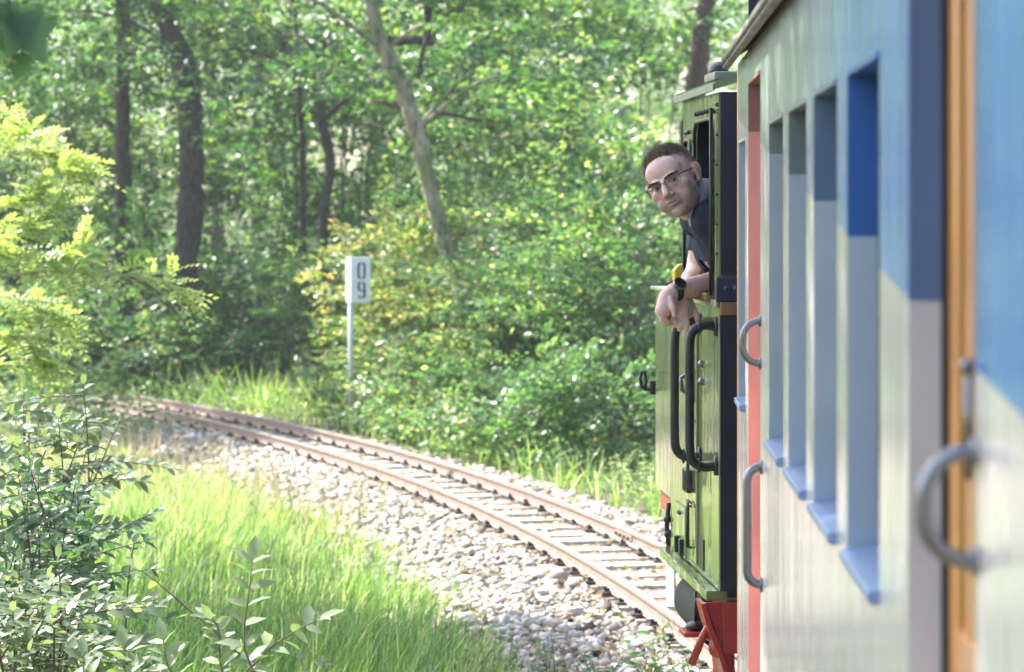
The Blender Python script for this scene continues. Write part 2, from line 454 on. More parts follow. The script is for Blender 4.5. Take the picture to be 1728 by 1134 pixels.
# fewer on the sleepers, none under the rails
ph = np.abs(((sv-5.2) % .5)-.25)
k &= ~((np.abs(qv) < .37) & (ph > .13) & (RNG.uniform(0, 1, NSt) < .72))
k &= (np.abs(np.abs(qv)-.3225) > .055)
sv, qv = sv[k], qv[k]; av = sv/RC
siz = np.exp(RNG.normal(math.log(.031), .38, len(sv))).clip(.018, .085); 
P = np.stack([CX+(RC+qv)*np.cos(av), CY+(RC+qv)*np.sin(av), bed_z(qv)+siz*RNG.uniform(-.1, .35, len(sv))-np.where(np.abs(qv) < .42, .026, -.012)], 1)
st = stones('ballast_gravel', P, siz, np.clip((RNG.normal(.62, .26, len(sv))-.22*np.exp(-((np.abs(qv)-.32)/.13)**2)), 0, 1), M['stone'], RNG)
tag(st, 'pale crushed stone ballast around the rails', 'gravel', kind='stuff')

# ------------------------------------------------------------------ grass
def blades(name, P, h, w, lean_az, lean, tint, mat, rng, label, kindtag='stuff'):
    n = len(P); d = np.stack([np.cos(lean_az), np.sin(lean_az), np.zeros(n)], 1)
    fa = rng.uniform(0, 2*math.pi, n); wv = np.stack([np.cos(fa), np.sin(fa), np.zeros(n)], 1)*w[:, None]
    up = np.array([0, 0, 1.0])
    def at(t): return P+up*(h*t*(1-.35*lean*t))[:, None]+d*(h*lean*t*t)[:, None]
    A = at(0.0); B = at(.4); C_ = at(.75); T = at(1.0)
    V = np.stack([A-wv, A+wv, B-wv*.95, B+wv*.95, C_-wv*.6, C_+wv*.6, T], 1)
    Fq = np.array([(0,1,3),(0,3,2),(2,3,5),(2,5,4),(4,5,6)])
    me = bpy.data.meshes.new(name); nf = n*5
    me.vertices.add(n*7); me.vertices.foreach_set('co', V.reshape(-1).astype(np.float32))
    me.loops.add(nf*3); me.loops.foreach_set('vertex_index', (np.arange(n)[:, None, None]*7+Fq[None]).reshape(-1).astype(np.int32))
    me.polygons.add(nf); me.polygons.foreach_set('loop_start', np.arange(nf, dtype=np.int32)*3)
    me.update(calc_edges=True)
    a = me.attributes.new('tint', 'FLOAT', 'POINT'); a.data.foreach_set('value', np.repeat(tint, 7).astype(np.float32))
    me.materials.append(mat); o = bpy.data.objects.new(name, me); COL.objects.link(o)
    tag(o, label, 'grass', kind=kindtag); return o

def gzv(x, y): return np.array([gz(a, b) for a, b in zip(x, y)])
def field(n, x0, x1, y0, y1, rmax, rng, pw=1.0, soft=.5):
    x = rng.uniform(x0, x1, n); y = y0+(y1-y0)*rng.uniform(0, 1, n)**pw
    r = np.hypot(x-CX, y-CY)
    lim = rmax+np.interp(y, [19, 24], [0, .55])+soft*(np.sin(x*2.3+y*1.1)*np.sin(y*.9))*.8+rng.normal(0, .16, n)
    return x, y, (r < lim)
rng = np.random.default_rng(5)
x, y, k = field(150000, -7.5, .8, 10.5, 34, RC-1.25, rng, 1.35)
# clumpy density
cl = .55+.45*np.sin(x*3.1+1.3*np.sin(y*2))*np.sin(y*2.3+x)
inview = (x/y > -.235)
k &= (rng.uniform(0, 1, len(x)) < .45+.55*cl) & (inview | (rng.uniform(0, 1, len(x)) < .25))
x, y = x[k], y[k]; cl = cl[k]
dist = (RC-1.1)-np.hypot(x-CX, y-CY)
h = (.15+.24*np.clip(dist/1.3, 0, 1))*rng.uniform(.35, 1.25, len(x))*(.75+.4*cl)
h *= np.interp(y, [12, 16, 24, 34], [1.15, 1.1, .8, .6])
P = np.stack([x, y, gzv(x, y)-.02], 1)
tint = np.clip(rng.normal(.42, .25, len(x))+.12*(cl-.5)+np.interp(y, [14, 20, 30], [-.05, .12, .3]), 0, 1)  # farther blades paler: brightness of the sunlit zone put into the tint
blades('meadow_grass', P, h, rng.uniform(.0018, .0048, len(x)), rng.normal(.3, 1.2, len(x)), rng.uniform(.05, .75, len(x)), tint, M['grass'], rng, 'sunlit tall green grass beside the ballast')
# grass seed stalks, dry and pinkish, near the track's far bend
n = 3200
x = rng.uniform(-8, -.2, n); y = rng.uniform(21, 33, n); r = np.hypot(x-CX, y-CY)
k = (r < RC-.75-.7*rng.uniform(0, 1, n)) & (r > RC-3.4); x, y = x[k], y[k]
blades('dry_meadow_stalks', np.stack([x, y, gzv(x, y)], 1), rng.uniform(.25, .55, len(x)), rng.uniform(.003, .008, len(x)), rng.uniform(0, 6.3, len(x)), rng.uniform(.05, .6, len(x)), rng.uniform(0, 1, len(x)), M['dry_grass'], rng, 'dry pinkish seed stalks in the grass before the bend of the rails')
# verge beyond the track
n = 16000
x = rng.uniform(-9, 2.2, n); y = rng.uniform(20, 42, n); r = np.hypot(x-CX, y-CY)
k = (r > RC+1.0) & (r < RC+3.2+.8*np.sin(y)); x, y = x[k], y[k]
blades('verge_grass', np.stack([x, y, gzv(x, y)], 1), rng.uniform(.12, .55, len(x))*np.where(x < -1.9, 1.3, .8), rng.uniform(.004, .010, len(x)), rng.uniform(0, 6.3, len(x)), rng.uniform(.1, .8, len(x)), np.clip(rng.normal(.62, .22, len(x)), 0, 1), M['grass'], rng, 'pale feathery grass on the verge behind the rails')
# leaf litter on the ballast
n = 8000
s_ = 7+33*RNG.uniform(0, 1, n)**1.3; q_ = RNG.uniform(-1.6, 1.5, n); a_ = s_/RC
P = np.stack([CX+(RC+q_)*np.cos(a_), CY+(RC+q_)*np.sin(a_), bed_z(q_)+RNG.uniform(.012, .05, n)], 1)
M['litter'] = leaf_mat('leaf_litter', [(0, (.16, .09, .05)), (.5, (.32, .21, .10)), (.8, (.45, .36, .12)), (1, (.22, .30, .08))], trans=.2, rough=.7, tcol=(1.1, 1, .8))
lt = leaves_mesh('leaf_litter', P, RNG.normal(0, 1, (n, 3))*np.array([1, 1, .3]), np.array([0, 0, 1.])+RNG.normal(0, .4, (n, 3)), RNG.uniform(.025, .07, n), RNG.uniform(0, 1, n), M['litter'], 'rhomb')
tag(lt, 'fallen brown and yellow leaves strewn over the ballast', 'leaf litter', kind='stuff')
# ------------------------------------------------------------------ forest
def trunk_mesh(name, path, radii, mat, parent, rng, seg=11, k=7, rough=.13):
    P_, R_ = smooth_path(path, radii, k)
    V, Fc = tube_geo(P_, R_, seg)
    V = np.array(V); n = len(P_)
    jit = 1+rng.normal(0, rough, (n, seg, 1))
    C = np.array([p[:] for p in P_])[:, None]
    V = (C+(V.reshape(n, seg, 3)-C)*jit).reshape(-1, 3)
    return mesh(name, V, Fc, mat, parent, smooth=True, keep=True)

def limb_path(rng, p0, direction, length, droop=.0, n=5):
    d = Vector(direction).normalized(); pts = [Vector(p0)]
    for i in range(n):
        d = (d+Vector(rng.normal(0, .16, 3))+Vector((0, 0, -droop))).normalized()
        pts.append(pts[-1]+d*(length/n))
    return pts

def tree(name, label, Y, pts, mat, crown, cmat='leaf_forest', seed=1, top=None, extra=None, group=None, leaf=.12):
    """pts: (px, py, width px) down the trunk; crown: list of (px, py, rx, ry, rz, clumps, twigs)"""
    rng = np.random.default_rng(seed)
    path = [PX(x, y, Y) for x, y, w in pts]; rad = [w/2/F*Y for x, y, w in pts]
    last = path[-1]; g = gz(last.x, last.y)
    if last.z > g+.1:
        path.append(Vector((last.x+(last.x-path[-2].x)*.15, last.y, g-.15))); rad.append(rad[-1]*1.15)
    first = path[0]
    if top:            # carry the trunk on above the frame
        d = (path[0]-path[1]).normalized()
        d = Vector((d.x*.5, d.y, max(d.z, .5))).normalized()
        path = [first+d*top+Vector((rng.normal(0, .3), rng.normal(0, .3), 0)), first+d*top*.5]+path
        rad = [rad[0]*.35, rad[0]*.75]+rad
    root = empty(name, (path[-1].x, path[-1].y, g)); tag(root, label, 'tree', group)
    tr = trunk_mesh('trunk', path, rad, M[mat], root, rng)
    parts = []; allC = []
    for (cx, cy, rx, ry, rz, ncl, nsp) in crown:
        c = PX(cx, cy, Y)
        O, D, U, tc, C = clumped(rng, c, (rx, ry, rz), ncl, .42, nsp, .25, .4)
        L = 22
        P, ld, nn, sz = spray_leaves(rng, O, D, U, .62*rng.uniform(.6, 1.3, len(O)), L, leaf, .42)
        t = np.clip(np.repeat(tc, L)+rng.normal(.47, .26, len(P)), 0, 1)
        parts.append((P, ld, nn, sz, t)); allC.append(C)
    if parts:
        A = [np.concatenate([p[i] for p in parts]) for i in range(5)]
        kk = A[0][:, 2] > -.05
        leaves_mesh('crown', A[0][kk], A[1][kk], A[2][kk], A[3][kk], A[4][kk], M[cmat], 'rhomb', root)
        # limbs reaching to some of the clumps
        C = np.concatenate(allC); rng.shuffle(C)
        PP = np.array([p[:] for p in path])
        for c in C[:9]:
            zz = c[2]-.4*np.hypot(c[0]-PP[0][0], c[1]-Y)
            i = int(np.argmin(np.abs(PP[:, 2]-zz))); b = Vector(PP[i]); e = Vector(c)
            if (e-b).length < .5 or (e-b).length > 4.5: continue
            m_ = b.lerp(e, .5)+Vector((rng.normal(0, .12), rng.normal(0, .12), .18))
            trunk_mesh('branch', [b, m_, e], [.035, .022, .008], M[mat], root, rng, 5, 4, .03)
    if extra: extra(root, rng)
    return root

def vine(root, rng):      # pale looped climber hanging on the sinuous trunk
    Y = 38.5
    loop = [PX(x, y, Y-.3) for x, y in ((546, 98), (538, 108), (536, 128), (541, 146), (551, 150), (556, 140), (546, 128), (552, 115), (560, 104))]
    P_, R_ = smooth_path(loop, [.018]*len(loop), 4)
    V, Fc = tube_geo(P_, R_, 6); mesh('climbing_vine', V, Fc, M['twig_pale'], root, smooth=True, keep=True)

def arms_pale(root, rng):
    for pts, r in (([(655, 70), (700, 68), (730, 74)], .07), ([(690, 190), (660, 175), (625, 170)], .035), ([(705, 130), (720, 60), (745, 15)], .03), ([(735, 190), (770, 195), (815, 205)], .03)):
        pp = [PX(x, y, 33.8+.2*i) for i, (x, y) in enumerate(pts)]
        trunk_mesh('branch', pp, [r, r*.8, r*.45], M['bark'], root, rng, 6, 4, .05)

G = 'forest trees behind the track'
tree('forest_tree', 'stout dark tree with a crooked upper stem, left of the number sign', 40.5, [(268, -20, 30), (283, 45, 32), (305, 90, 36), (318, 140, 40), (323, 250, 42), (322, 330, 44), (312, 470, 40), (306, 600, 46)], 'bark',
     [(330, -190, 3.0, 2.6, 1.7, 20, 230), (210, 30, 1.8, 1.6, 1.1, 12, 110)], seed=1, top=3.5, group=G)
tree('forest_tree', 'dark slender straight tree left of the stout crooked one', 42.5, [(207, -20, 22), (209, 60, 24), (207, 200, 25), (208, 330, 26), (212, 480, 28), (214, 560, 30)], 'bark',
     [(180, -150, 2.6, 2.4, 1.6, 18, 200), (150, 90, 1.9, 1.6, 1.0, 12, 110)], seed=2, top=3.2, group=G)
tree('forest_tree', 'thin dark tree directly behind the stout crooked trunk', 62, [(352, -20, 20), (348, 60, 20), (358, 150, 21), (366, 260, 22), (368, 380, 22), (368, 480, 24)], 'bark',
     [(420, -60, 2.6, 2.2, 1.8, 18, 190)], seed=3, top=3, group=G)
tree('forest_tree', 'snaking dark trunk with a pale vine loop on its broken top', 38.5, [(544, 66, 10), (545, 110, 15), (542, 160, 15), (544, 205, 16), (556, 260, 17), (557, 300, 16), (548, 345, 15), (546, 420, 15), (548, 560, 16)], 'bark',
     [(470, 110, 1.4, 1.2, .6, 9, 60), (600, 170, 1.1, 1.0, .5, 7, 45)], seed=4, extra=vine, group=G)
tree('forest_tree', 'very thin dark stem beside the vine-looped trunk', 41, [(500, 100, 8), (505, 160, 10), (510, 230, 10), (512, 290, 10), (512, 420, 11)], 'bark',
     [(470, 40, 1.6, 1.4, .9, 10, 90)], seed=5, top=1.5, group=G)
tree('leaning_tree', 'pale mossy trunk leaning left across the dark forest', 33.8, [(628, -15, 22), (632, 35, 24), (650, 85, 30), (680, 150, 27), (702, 220, 27), (722, 300, 27), (742, 380, 27), (758, 440, 26), (775, 520, 28)], 'bark_pale',
     [(560, -120, 2.2, 2.0, 1.0, 14, 130), (800, 120, 1.3, 1.2, .6, 9, 80)], seed=6, top=2.5, extra=arms_pale, group=G)
tree('forest_tree', 'reddish pine trunk half hidden behind the leaning pale tree', 60, [(636, -20, 24), (640, 60, 26), (638, 160, 28), (634, 280, 29), (634, 400, 30)], 'bark_red',
     [(690, -120, 2.8, 2.4, 1.6, 18, 190)], seed=7, top=4, group=G)
tree('forest_tree', 'slim dark tree just right of the leaning pale trunk', 41.5, [(722, -20, 14), (722, 70, 15), (727, 150, 16), (722, 250, 16), (724, 340, 17), (724, 440, 18)], 'bark',
     [(800, -60, 2.3, 2.0, 1.2, 15, 150), (860, 60, 1.5, 1.4, .8, 10, 90)], seed=8, top=3, group=G)
tree('forest_tree', 'thin distant tree in the bright gap left of the locomotive cab', 66, [(1040, -20, 9), (1042, 100, 10), (1046, 170, 11), (1050, 240, 12), (1052, 360, 12)], 'bark',
     [(960, -60, 2.6, 2.3, 1.4, 15, 130)], seed=9, top=3, group=G)
tree('forest_tree', 'thick dark pine trunk rising above the locomotive cab roof', 42, [(1192, -20, 30), (1186, 40, 32), (1180, 100, 34), (1173, 160, 36), (1168, 260, 38), (1166, 420, 40)], 'bark_red',
     [(1120, -180, 2.6, 2.3, 1.4, 16, 150), (1120, 20, 1.2, 1.0, .7, 8, 55)], seed=10, top=4, group=G)
tree('forest_tree', 'dark twin-stemmed tree at the far left edge of the forest', 52, [(42, -20, 13), (40, 70, 14), (34, 150, 14), (30, 220, 15), (26, 330, 17)], 'bark',
     [(60, -80, 2.6, 2.3, 1.6, 18, 190), (-60, 90, 2.2, 2.0, 1.4, 14, 130)], seed=12, top=3, group=G,
     extra=lambda root, rng: trunk_mesh('stem', [PX(4, 60, 52), PX(14, 140, 52), PX(20, 230, 52), PX(26, 420, 52)], [.06, .07, .075, .09], M['bark'], root, rng, 7))
tree('forest_tree', 'faint grey trunk in the light gap right of the leaning tree', 70, [(868, -20, 13), (872, 120, 14), (874, 230, 14), (876, 330, 15)], 'bark',
     [(880, -40, 3.0, 2.6, 1.8, 18, 170)], seed=13, top=3, group=G)
tree('forest_tree', 'dim thin trunk between the stout crooked tree and the thin stem', 58, [(432, -20, 11), (436, 120, 12), (430, 260, 13), (432, 400, 14)], 'bark',
     [(470, -90, 2.4, 2.2, 1.4, 15, 150)], seed=14, top=3, group=G)
tree('forest_tree', 'tall leafy tree just outside the left edge, behind the rails', 46, [(-140, -20, 22), (-135, 150, 25), (-130, 330, 28), (-130, 500, 30)], 'bark',
     [(-160, 0, 2.4, 2.2, 2.2, 20, 210), (-330, 150, 2.4, 2.2, 2.0, 16, 150)], seed=15, top=3.5, group=G)

# leafy saplings of the understorey; sun and shade partly put into their leaf tint
def sapling(label, px, py, Y, rx, rz, ncl, nsp, seed, mat='leaf_forest', leaf=.115, tint=(.47, .26), ry=None, clr=.34, ln=.52, L=22, name='sapling', cat='young tree', group='leafy saplings of the understorey', flat=.42, stem='bark', jit=.42):
    rng = np.random.default_rng(seed); c = PX(px, py, Y); g = gz(c.x, c.y)
    root = empty(name, (c.x, c.y, g)); tag(root, label, cat, group)
    base = Vector((c.x+rng.normal(0, .1), c.y, g-.05))
    O, D, U, tc, C = clumped(rng, c, (rx, ry or rx, rz), ncl, clr, nsp, .2, flat)
    kk = O[:, 2] > g+.02
    O, D, U, tc = O[kk], D[kk], U[kk], tc[kk]
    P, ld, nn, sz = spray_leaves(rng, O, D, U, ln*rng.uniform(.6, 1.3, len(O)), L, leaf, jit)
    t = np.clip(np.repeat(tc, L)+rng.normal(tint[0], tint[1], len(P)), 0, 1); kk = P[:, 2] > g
    leaves_mesh('crown' if name == 'sapling' else 'foliage', P[kk], ld[kk], nn[kk], sz[kk], t[kk], M[mat], 'rhomb', root)
    mb = MB(); top = c+Vector((rng.normal(0, .1), rng.normal(0, .1), rz*.6))
    r0 = .012+.008*rz
    mid = base.lerp(top, .5)+Vector((rng.normal(0, .12), rng.normal(0, .12), 0))
    P_, R_ = smooth_path([base, mid, top], [r0*1.5, r0, r0*.35], 5); mb.tube(P_, R_, 6)
    for e in C[:10]:
        e = Vector(e); f = rng.uniform(.1, .7); b = base.lerp(mid, f*2) if f < .5 else mid.lerp(top, f*2-1)
        P_, R_ = smooth_path([b, b.lerp(e, .5)+Vector((0, 0, .1)), e], [r0*.6, r0*.45, r0*.15], 4); mb.tube(P_, R_, 5)
    mb.build('trunk' if name == 'sapling' else 'stem', M[stem], root, True, keep=True)
    return root

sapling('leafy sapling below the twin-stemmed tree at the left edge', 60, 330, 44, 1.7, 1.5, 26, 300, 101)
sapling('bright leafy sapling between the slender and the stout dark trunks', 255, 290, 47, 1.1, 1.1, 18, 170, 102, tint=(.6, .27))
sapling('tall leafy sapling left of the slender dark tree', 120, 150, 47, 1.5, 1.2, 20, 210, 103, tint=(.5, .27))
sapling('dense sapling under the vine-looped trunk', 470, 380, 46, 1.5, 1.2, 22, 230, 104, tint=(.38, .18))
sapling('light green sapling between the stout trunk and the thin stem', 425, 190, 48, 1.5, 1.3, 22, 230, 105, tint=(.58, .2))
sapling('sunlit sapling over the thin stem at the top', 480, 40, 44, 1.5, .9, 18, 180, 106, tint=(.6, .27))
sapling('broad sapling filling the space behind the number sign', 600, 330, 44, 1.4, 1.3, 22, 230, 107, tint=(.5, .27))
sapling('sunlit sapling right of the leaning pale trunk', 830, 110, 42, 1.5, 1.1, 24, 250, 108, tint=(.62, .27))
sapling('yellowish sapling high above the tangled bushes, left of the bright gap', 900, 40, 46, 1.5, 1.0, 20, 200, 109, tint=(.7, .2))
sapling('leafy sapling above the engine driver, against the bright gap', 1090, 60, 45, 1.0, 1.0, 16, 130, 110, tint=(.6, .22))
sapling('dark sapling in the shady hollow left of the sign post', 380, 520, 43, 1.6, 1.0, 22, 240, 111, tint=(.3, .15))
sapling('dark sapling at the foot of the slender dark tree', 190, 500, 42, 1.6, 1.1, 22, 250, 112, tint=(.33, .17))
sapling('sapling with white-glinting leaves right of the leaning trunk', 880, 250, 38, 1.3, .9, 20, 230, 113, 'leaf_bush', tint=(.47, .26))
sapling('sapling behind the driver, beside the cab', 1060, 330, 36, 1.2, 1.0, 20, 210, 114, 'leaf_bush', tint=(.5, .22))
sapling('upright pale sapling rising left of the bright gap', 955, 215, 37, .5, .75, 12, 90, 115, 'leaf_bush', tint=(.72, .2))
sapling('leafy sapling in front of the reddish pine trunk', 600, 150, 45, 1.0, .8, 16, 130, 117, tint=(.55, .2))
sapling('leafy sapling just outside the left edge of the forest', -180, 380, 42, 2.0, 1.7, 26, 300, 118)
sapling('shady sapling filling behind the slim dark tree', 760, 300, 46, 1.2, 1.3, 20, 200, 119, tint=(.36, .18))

# bushes along the edge, behind the track; shady ones get a darker leaf tint
bush = dict(name='bush', cat='bush', group='bushes along the forest edge', mat='leaf_bush', leaf=.075, clr=.26, ln=.36, flat=.5, stem='twig')
def bsh(label, *a, **k):
    d = dict(bush); d.update(k); sapling(label, *a, **d)
bsh('yellowing bush with orange leaves right behind the number sign', 690, 505, 34.5, .78, .95, 22, 270, 201, mat='leaf_autumn', tint=(.48, .27))
bsh('half-yellow bush at the foot of the leaning pale trunk', 740, 560, 33, .75, .9, 22, 300, 202, mat='leaf_autumn', tint=(.33, .27))
bsh('low green bush just right of the sign post', 650, 650, 32.6, .6, .45, 14, 190, 203, tint=(.55, .22))
bsh('dense green bush halfway between the sign and the locomotive', 830, 560, 31.5, .95, .95, 26, 420, 204)
bsh('rounded glossy bush left of the locomotive tank', 940, 520, 30.5, .9, 1.0, 26, 420, 205)
bsh('tall bush touching the locomotive tank', 1060, 520, 29.5, .9, 1.1, 26, 420, 206, tint=(.45, .26))
bsh('low bush below the glossy one, close to the rails', 900, 690, 28.5, .8, .48, 18, 300, 207, tint=(.47, .26))
bsh('shady low bush behind the rails beside the locomotive tank', 1040, 680, 27.5, .75, .5, 18, 300, 208, tint=(.35, .18))
bsh('low bush right of the sign, close behind the rails', 770, 680, 30.5, .7, .42, 16, 240, 209, tint=(.5, .27))
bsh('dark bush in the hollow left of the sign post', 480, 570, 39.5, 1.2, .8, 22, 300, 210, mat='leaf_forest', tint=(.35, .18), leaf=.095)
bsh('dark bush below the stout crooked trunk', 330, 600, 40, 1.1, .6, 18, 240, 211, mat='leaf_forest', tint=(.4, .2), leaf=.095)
bsh('bush behind the far end of the rails', 190, 600, 39, 1.0, .65, 18, 250, 212, tint=(.45, .26), leaf=.09)
bsh('bush behind the rails at the left edge', 60, 570, 38, 1.2, .9, 22, 300, 213, tint=(.45, .26), leaf=.09)
bsh('bush just outside the left edge behind the rails', -130, 580, 38, 1.3, .9, 22, 260, 214, tint=(.47, .26), leaf=.09)
bsh('low weedy bush hiding the far left end of the rails', 110, 672, 31.5, .62, .32, 14, 150, 218, tint=(.6, .25))
bsh('upper bush with glinting leaves above the shady low one', 1000, 400, 33, 1.0, .75, 22, 320, 215, tint=(.5, .27))
bsh('bush above the dense green one, right of the leaning trunk', 850, 390, 35, 1.1, .8, 22, 320, 216, tint=(.5, .27))
bsh('bush spreading behind the yellowing leaves at the sign', 590, 470, 37.5, .9, .7, 18, 220, 217, tint=(.45, .26), leaf=.09)

# the wood behind, one mass
def far_wood():
    rng = np.random.default_rng(77); Ps = []; Ds = []; Ns = []; Ss = []; Ts = []
    for (Y, n, lo, hi, lf) in ((74, 2800, .3, 9, .14), (86, 3200, .3, 11, .17), (100, 3200, .3, 14, .2), (125, 3200, .3, 18, .26)):
        x0, x1 = -.33*Y, .08*Y
        ncl = n//14; C = np.stack([rng.uniform(x0, x1, ncl), rng.uniform(Y-4, Y+4, ncl), rng.uniform(lo, hi, ncl)], 1)
        # a thinner place: the light gap left of the cab
        gap = (np.abs(C[:, 0]/C[:, 1]-0.0) < .012) & (C[:, 2] > 2.6) & (C[:, 2] < 6.5)
        C = C[~gap | (rng.uniform(0, 1, ncl) < .25)]
        k = rng.integers(0, len(C), n)
        O = C[k]+rng.normal(0, 1, (n, 3))*np.array([.9, .9, .4])
        D = rng.normal(0, 1, (n, 3))*np.array([1, 1, .3]); U = np.array([0, 0, 1.])+rng.normal(0, .35, (n, 3))
        P, ld, nn, sz = spray_leaves(rng, O, D, U, rng.uniform(.7, 1.4, n), 18, lf, .5)
        Ps.append(P); Ds.append(ld); Ns.append(nn); Ss.append(sz); Ts.append(np.clip(np.repeat(rng.normal(0, .15, len(C))[k], 18)+rng.normal(.5, .2, len(P)), 0, 1))
    k = np.concatenate(Ps)[:, 2] > 0
    o = leaves_mesh('background_wood', np.concatenate(Ps)[k], np.concatenate(Ds)[k], np.concatenate(Ns)[k], np.concatenate(Ss)[k], np.concatenate(Ts)[k], M['leaf_far'], 'rhomb')
    tag(o, 'dense sunlit wood far behind the forest edge', 'wood', kind='stuff')
far_wood()

# low ground cover between the track and the bushes
def ground_cover(name, label, pts, n, L, size, mat, seed, spread, h, tint):
    rng = np.random.default_rng(seed); pts = np.array(pts); k = rng.integers(0, len(pts), n)
    O = np.zeros((n, 3)); O[:, :2] = pts[k]+rng.normal(0, 1, (n, 2))*spread
    O[:, 2] = gzv(O[:, 0], O[:, 1])+rng.uniform(.02, h, n)
    D = rng.normal(0, 1, (n, 3))*np.array([1, 1, .4]); U = np.array([0, 0, 1.])+rng.normal(0, .3, (n, 3))
    P, ld, nn, sz = spray_leaves(rng, O, D, U, rng.uniform(.12, .3, n), L, size, .4)
    o = leaves_mesh(name, P, ld, nn, sz, np.clip(rng.normal(*tint, len(P)), 0, 1), mat, 'rhomb')
    tag(o, label, 'ground cover', kind='stuff')
pts = []
for s in np.arange(12, 42, .6):
    for q in (1.5, 2.0, 2.6, 3.3):
        p = trk(RC+q, s); pts.append((p.x, p.y))
ground_cover('verge_weeds', 'low weeds between the far rail and the bushes', pts, 2600, 10, .045, M['leaf_bush'], 31, .4, .28, (.58, .22))
pts = []
for s in np.arange(26, 42, .4):
    for q_ in (-1.2, -.8, -.1, .1, .7, 1.1):
        if s > 30 or abs(q_) > .5:
            p = trk(RC+q_, s); pts.append((p.x, p.y))
ground_cover('track_weeds', 'weeds overgrowing the far end of the track', pts, 900, 9, .045, M['leaf_bush'], 33, .18, .30, (.5, .22))
pts = [(x, y) for y in np.arange(38, 60, 1.2) for x in np.arange(-13, 4, 1.2)]
ground_cover('forest_undergrowth', 'low undergrowth on the shady forest floor', pts, 5200, 12, .07, M['leaf_forest'], 32, .7, .8, (.42, .2))
# ------------------------------------------------------------------ number sign
M['sign_white'] = simple('sign_white', (.78, .79, .75), .5, var=.05, scale=8)
M['black_paint'] = simple('black_paint', (.018, .018, .02), .45, var=.2)
M['galvanised'] = simple('galvanised', (.62, .62, .62), .5, metal=.2, var=.12, scale=25)
Ys = 31.7
b = PX(592, 705, Ys)
sign = empty('number_sign', (b.x, b.y, gz(b.x, b.y)), math.radians(33)); tag(sign, 'white box sign with black digits 0 and 9 on a grey post', 'sign')
pz = -gz(b.x, b.y)
MB().cyl((0, 0, -.1), (0, 0, 1.70+pz), .03, 16).build('post', M['galvanised'], sign, True)
zt = H+(VY-434)/F*Ys+pz; zb = H+(VY-511)/F*Ys+pz
pl = MB().box(-.04, .20, -.075, .04, zb, zt, bev=.006).build('plate', M['sign_white'], sign)
def stroke(mb, pts, w, closed=False):
    """flat raised stroke on the sign's front (local x, z)"""
    n = len(pts); L = []; R = []
    for i in range(n):
        a = Vector(pts[max(i-1, 0)]); c = Vector(pts[min(i+1, n-1)]); d = (c-a).normalized(); nn = Vector((-d.y, d.x))
        p = Vector(pts[i]); L.append(p+nn*w/2); R.append(p-nn*w/2)
    V = [(p.x, -.0795, p.y) for p in L]+[(p.x, -.0795, p.y) for p in R]+[(p.x, -.073, p.y) for p in L]+[(p.x, -.073, p.y) for p in R]
    Fc = []
    for i in range(n-1):
        Fc += [(i, i+1, n+i+1, n+i), (2*n+i, 2*n+i+1, i+1, i), (n+i, n+i+1, 3*n+i+1, 3*n+i)]
    Fc += [(0, n, 3*n, 2*n), (n-1, 3*n-1, 4*n-1, 2*n-1)]
    mb.add(V, Fc)
def arc(cx, cz, rx, rz, a0, a1, n=10): return [(cx+rx*math.cos(math.radians(a0+(a1-a0)*i/n)), cz+rz*math.sin(math.radians(a0+(a1-a0)*i/n))) for i in range(n+1)]
xc = .088; z0 = zt-.145; z9 = zt-.352; w = .024; rx = .036
mb = MB()
stroke(mb, arc(xc, z0+.045, rx, rx, 10, 75)[::-1][:0]+[(xc+rx, z0-.045), (xc+rx, z0+.045)]+arc(xc, z0+.048, rx, rx, 0, 72)[1:], w)
stroke(mb, [(xc-rx, z0-.045), (xc-rx, z0+.045)]+arc(xc, z0+.048, rx, rx, 180, 108)[1:], w)
stroke(mb, arc(xc, z0-.048, rx, rx, -72, 0), w); stroke(mb, arc(xc, z0-.048, rx, rx, 252, 180), w)
mb.build('digit_zero', M['black_paint'], pl)
mb = MB()
stroke(mb, [(xc+rx, z9-.048), (xc+rx, z9+.045)]+arc(xc, z9+.048, rx, rx, 0, 72)[1:], w)
stroke(mb, arc(xc, z9+.048, rx, rx, 108, 180)+[(xc-rx, z9+.03)]+arc(xc, z9+.03, rx, rx, 190, 255), w)
stroke(mb, arc(xc, z9-.048, rx, rx, 0, -72), w); stroke(mb, arc(xc, z9-.048, rx, rx, 252, 200), w)
stroke(mb, [(xc+.004, z9-.006), (xc+rx-.008, z9-.006)], w*.8)
mb.build('digit_nine', M['black_paint'], pl)

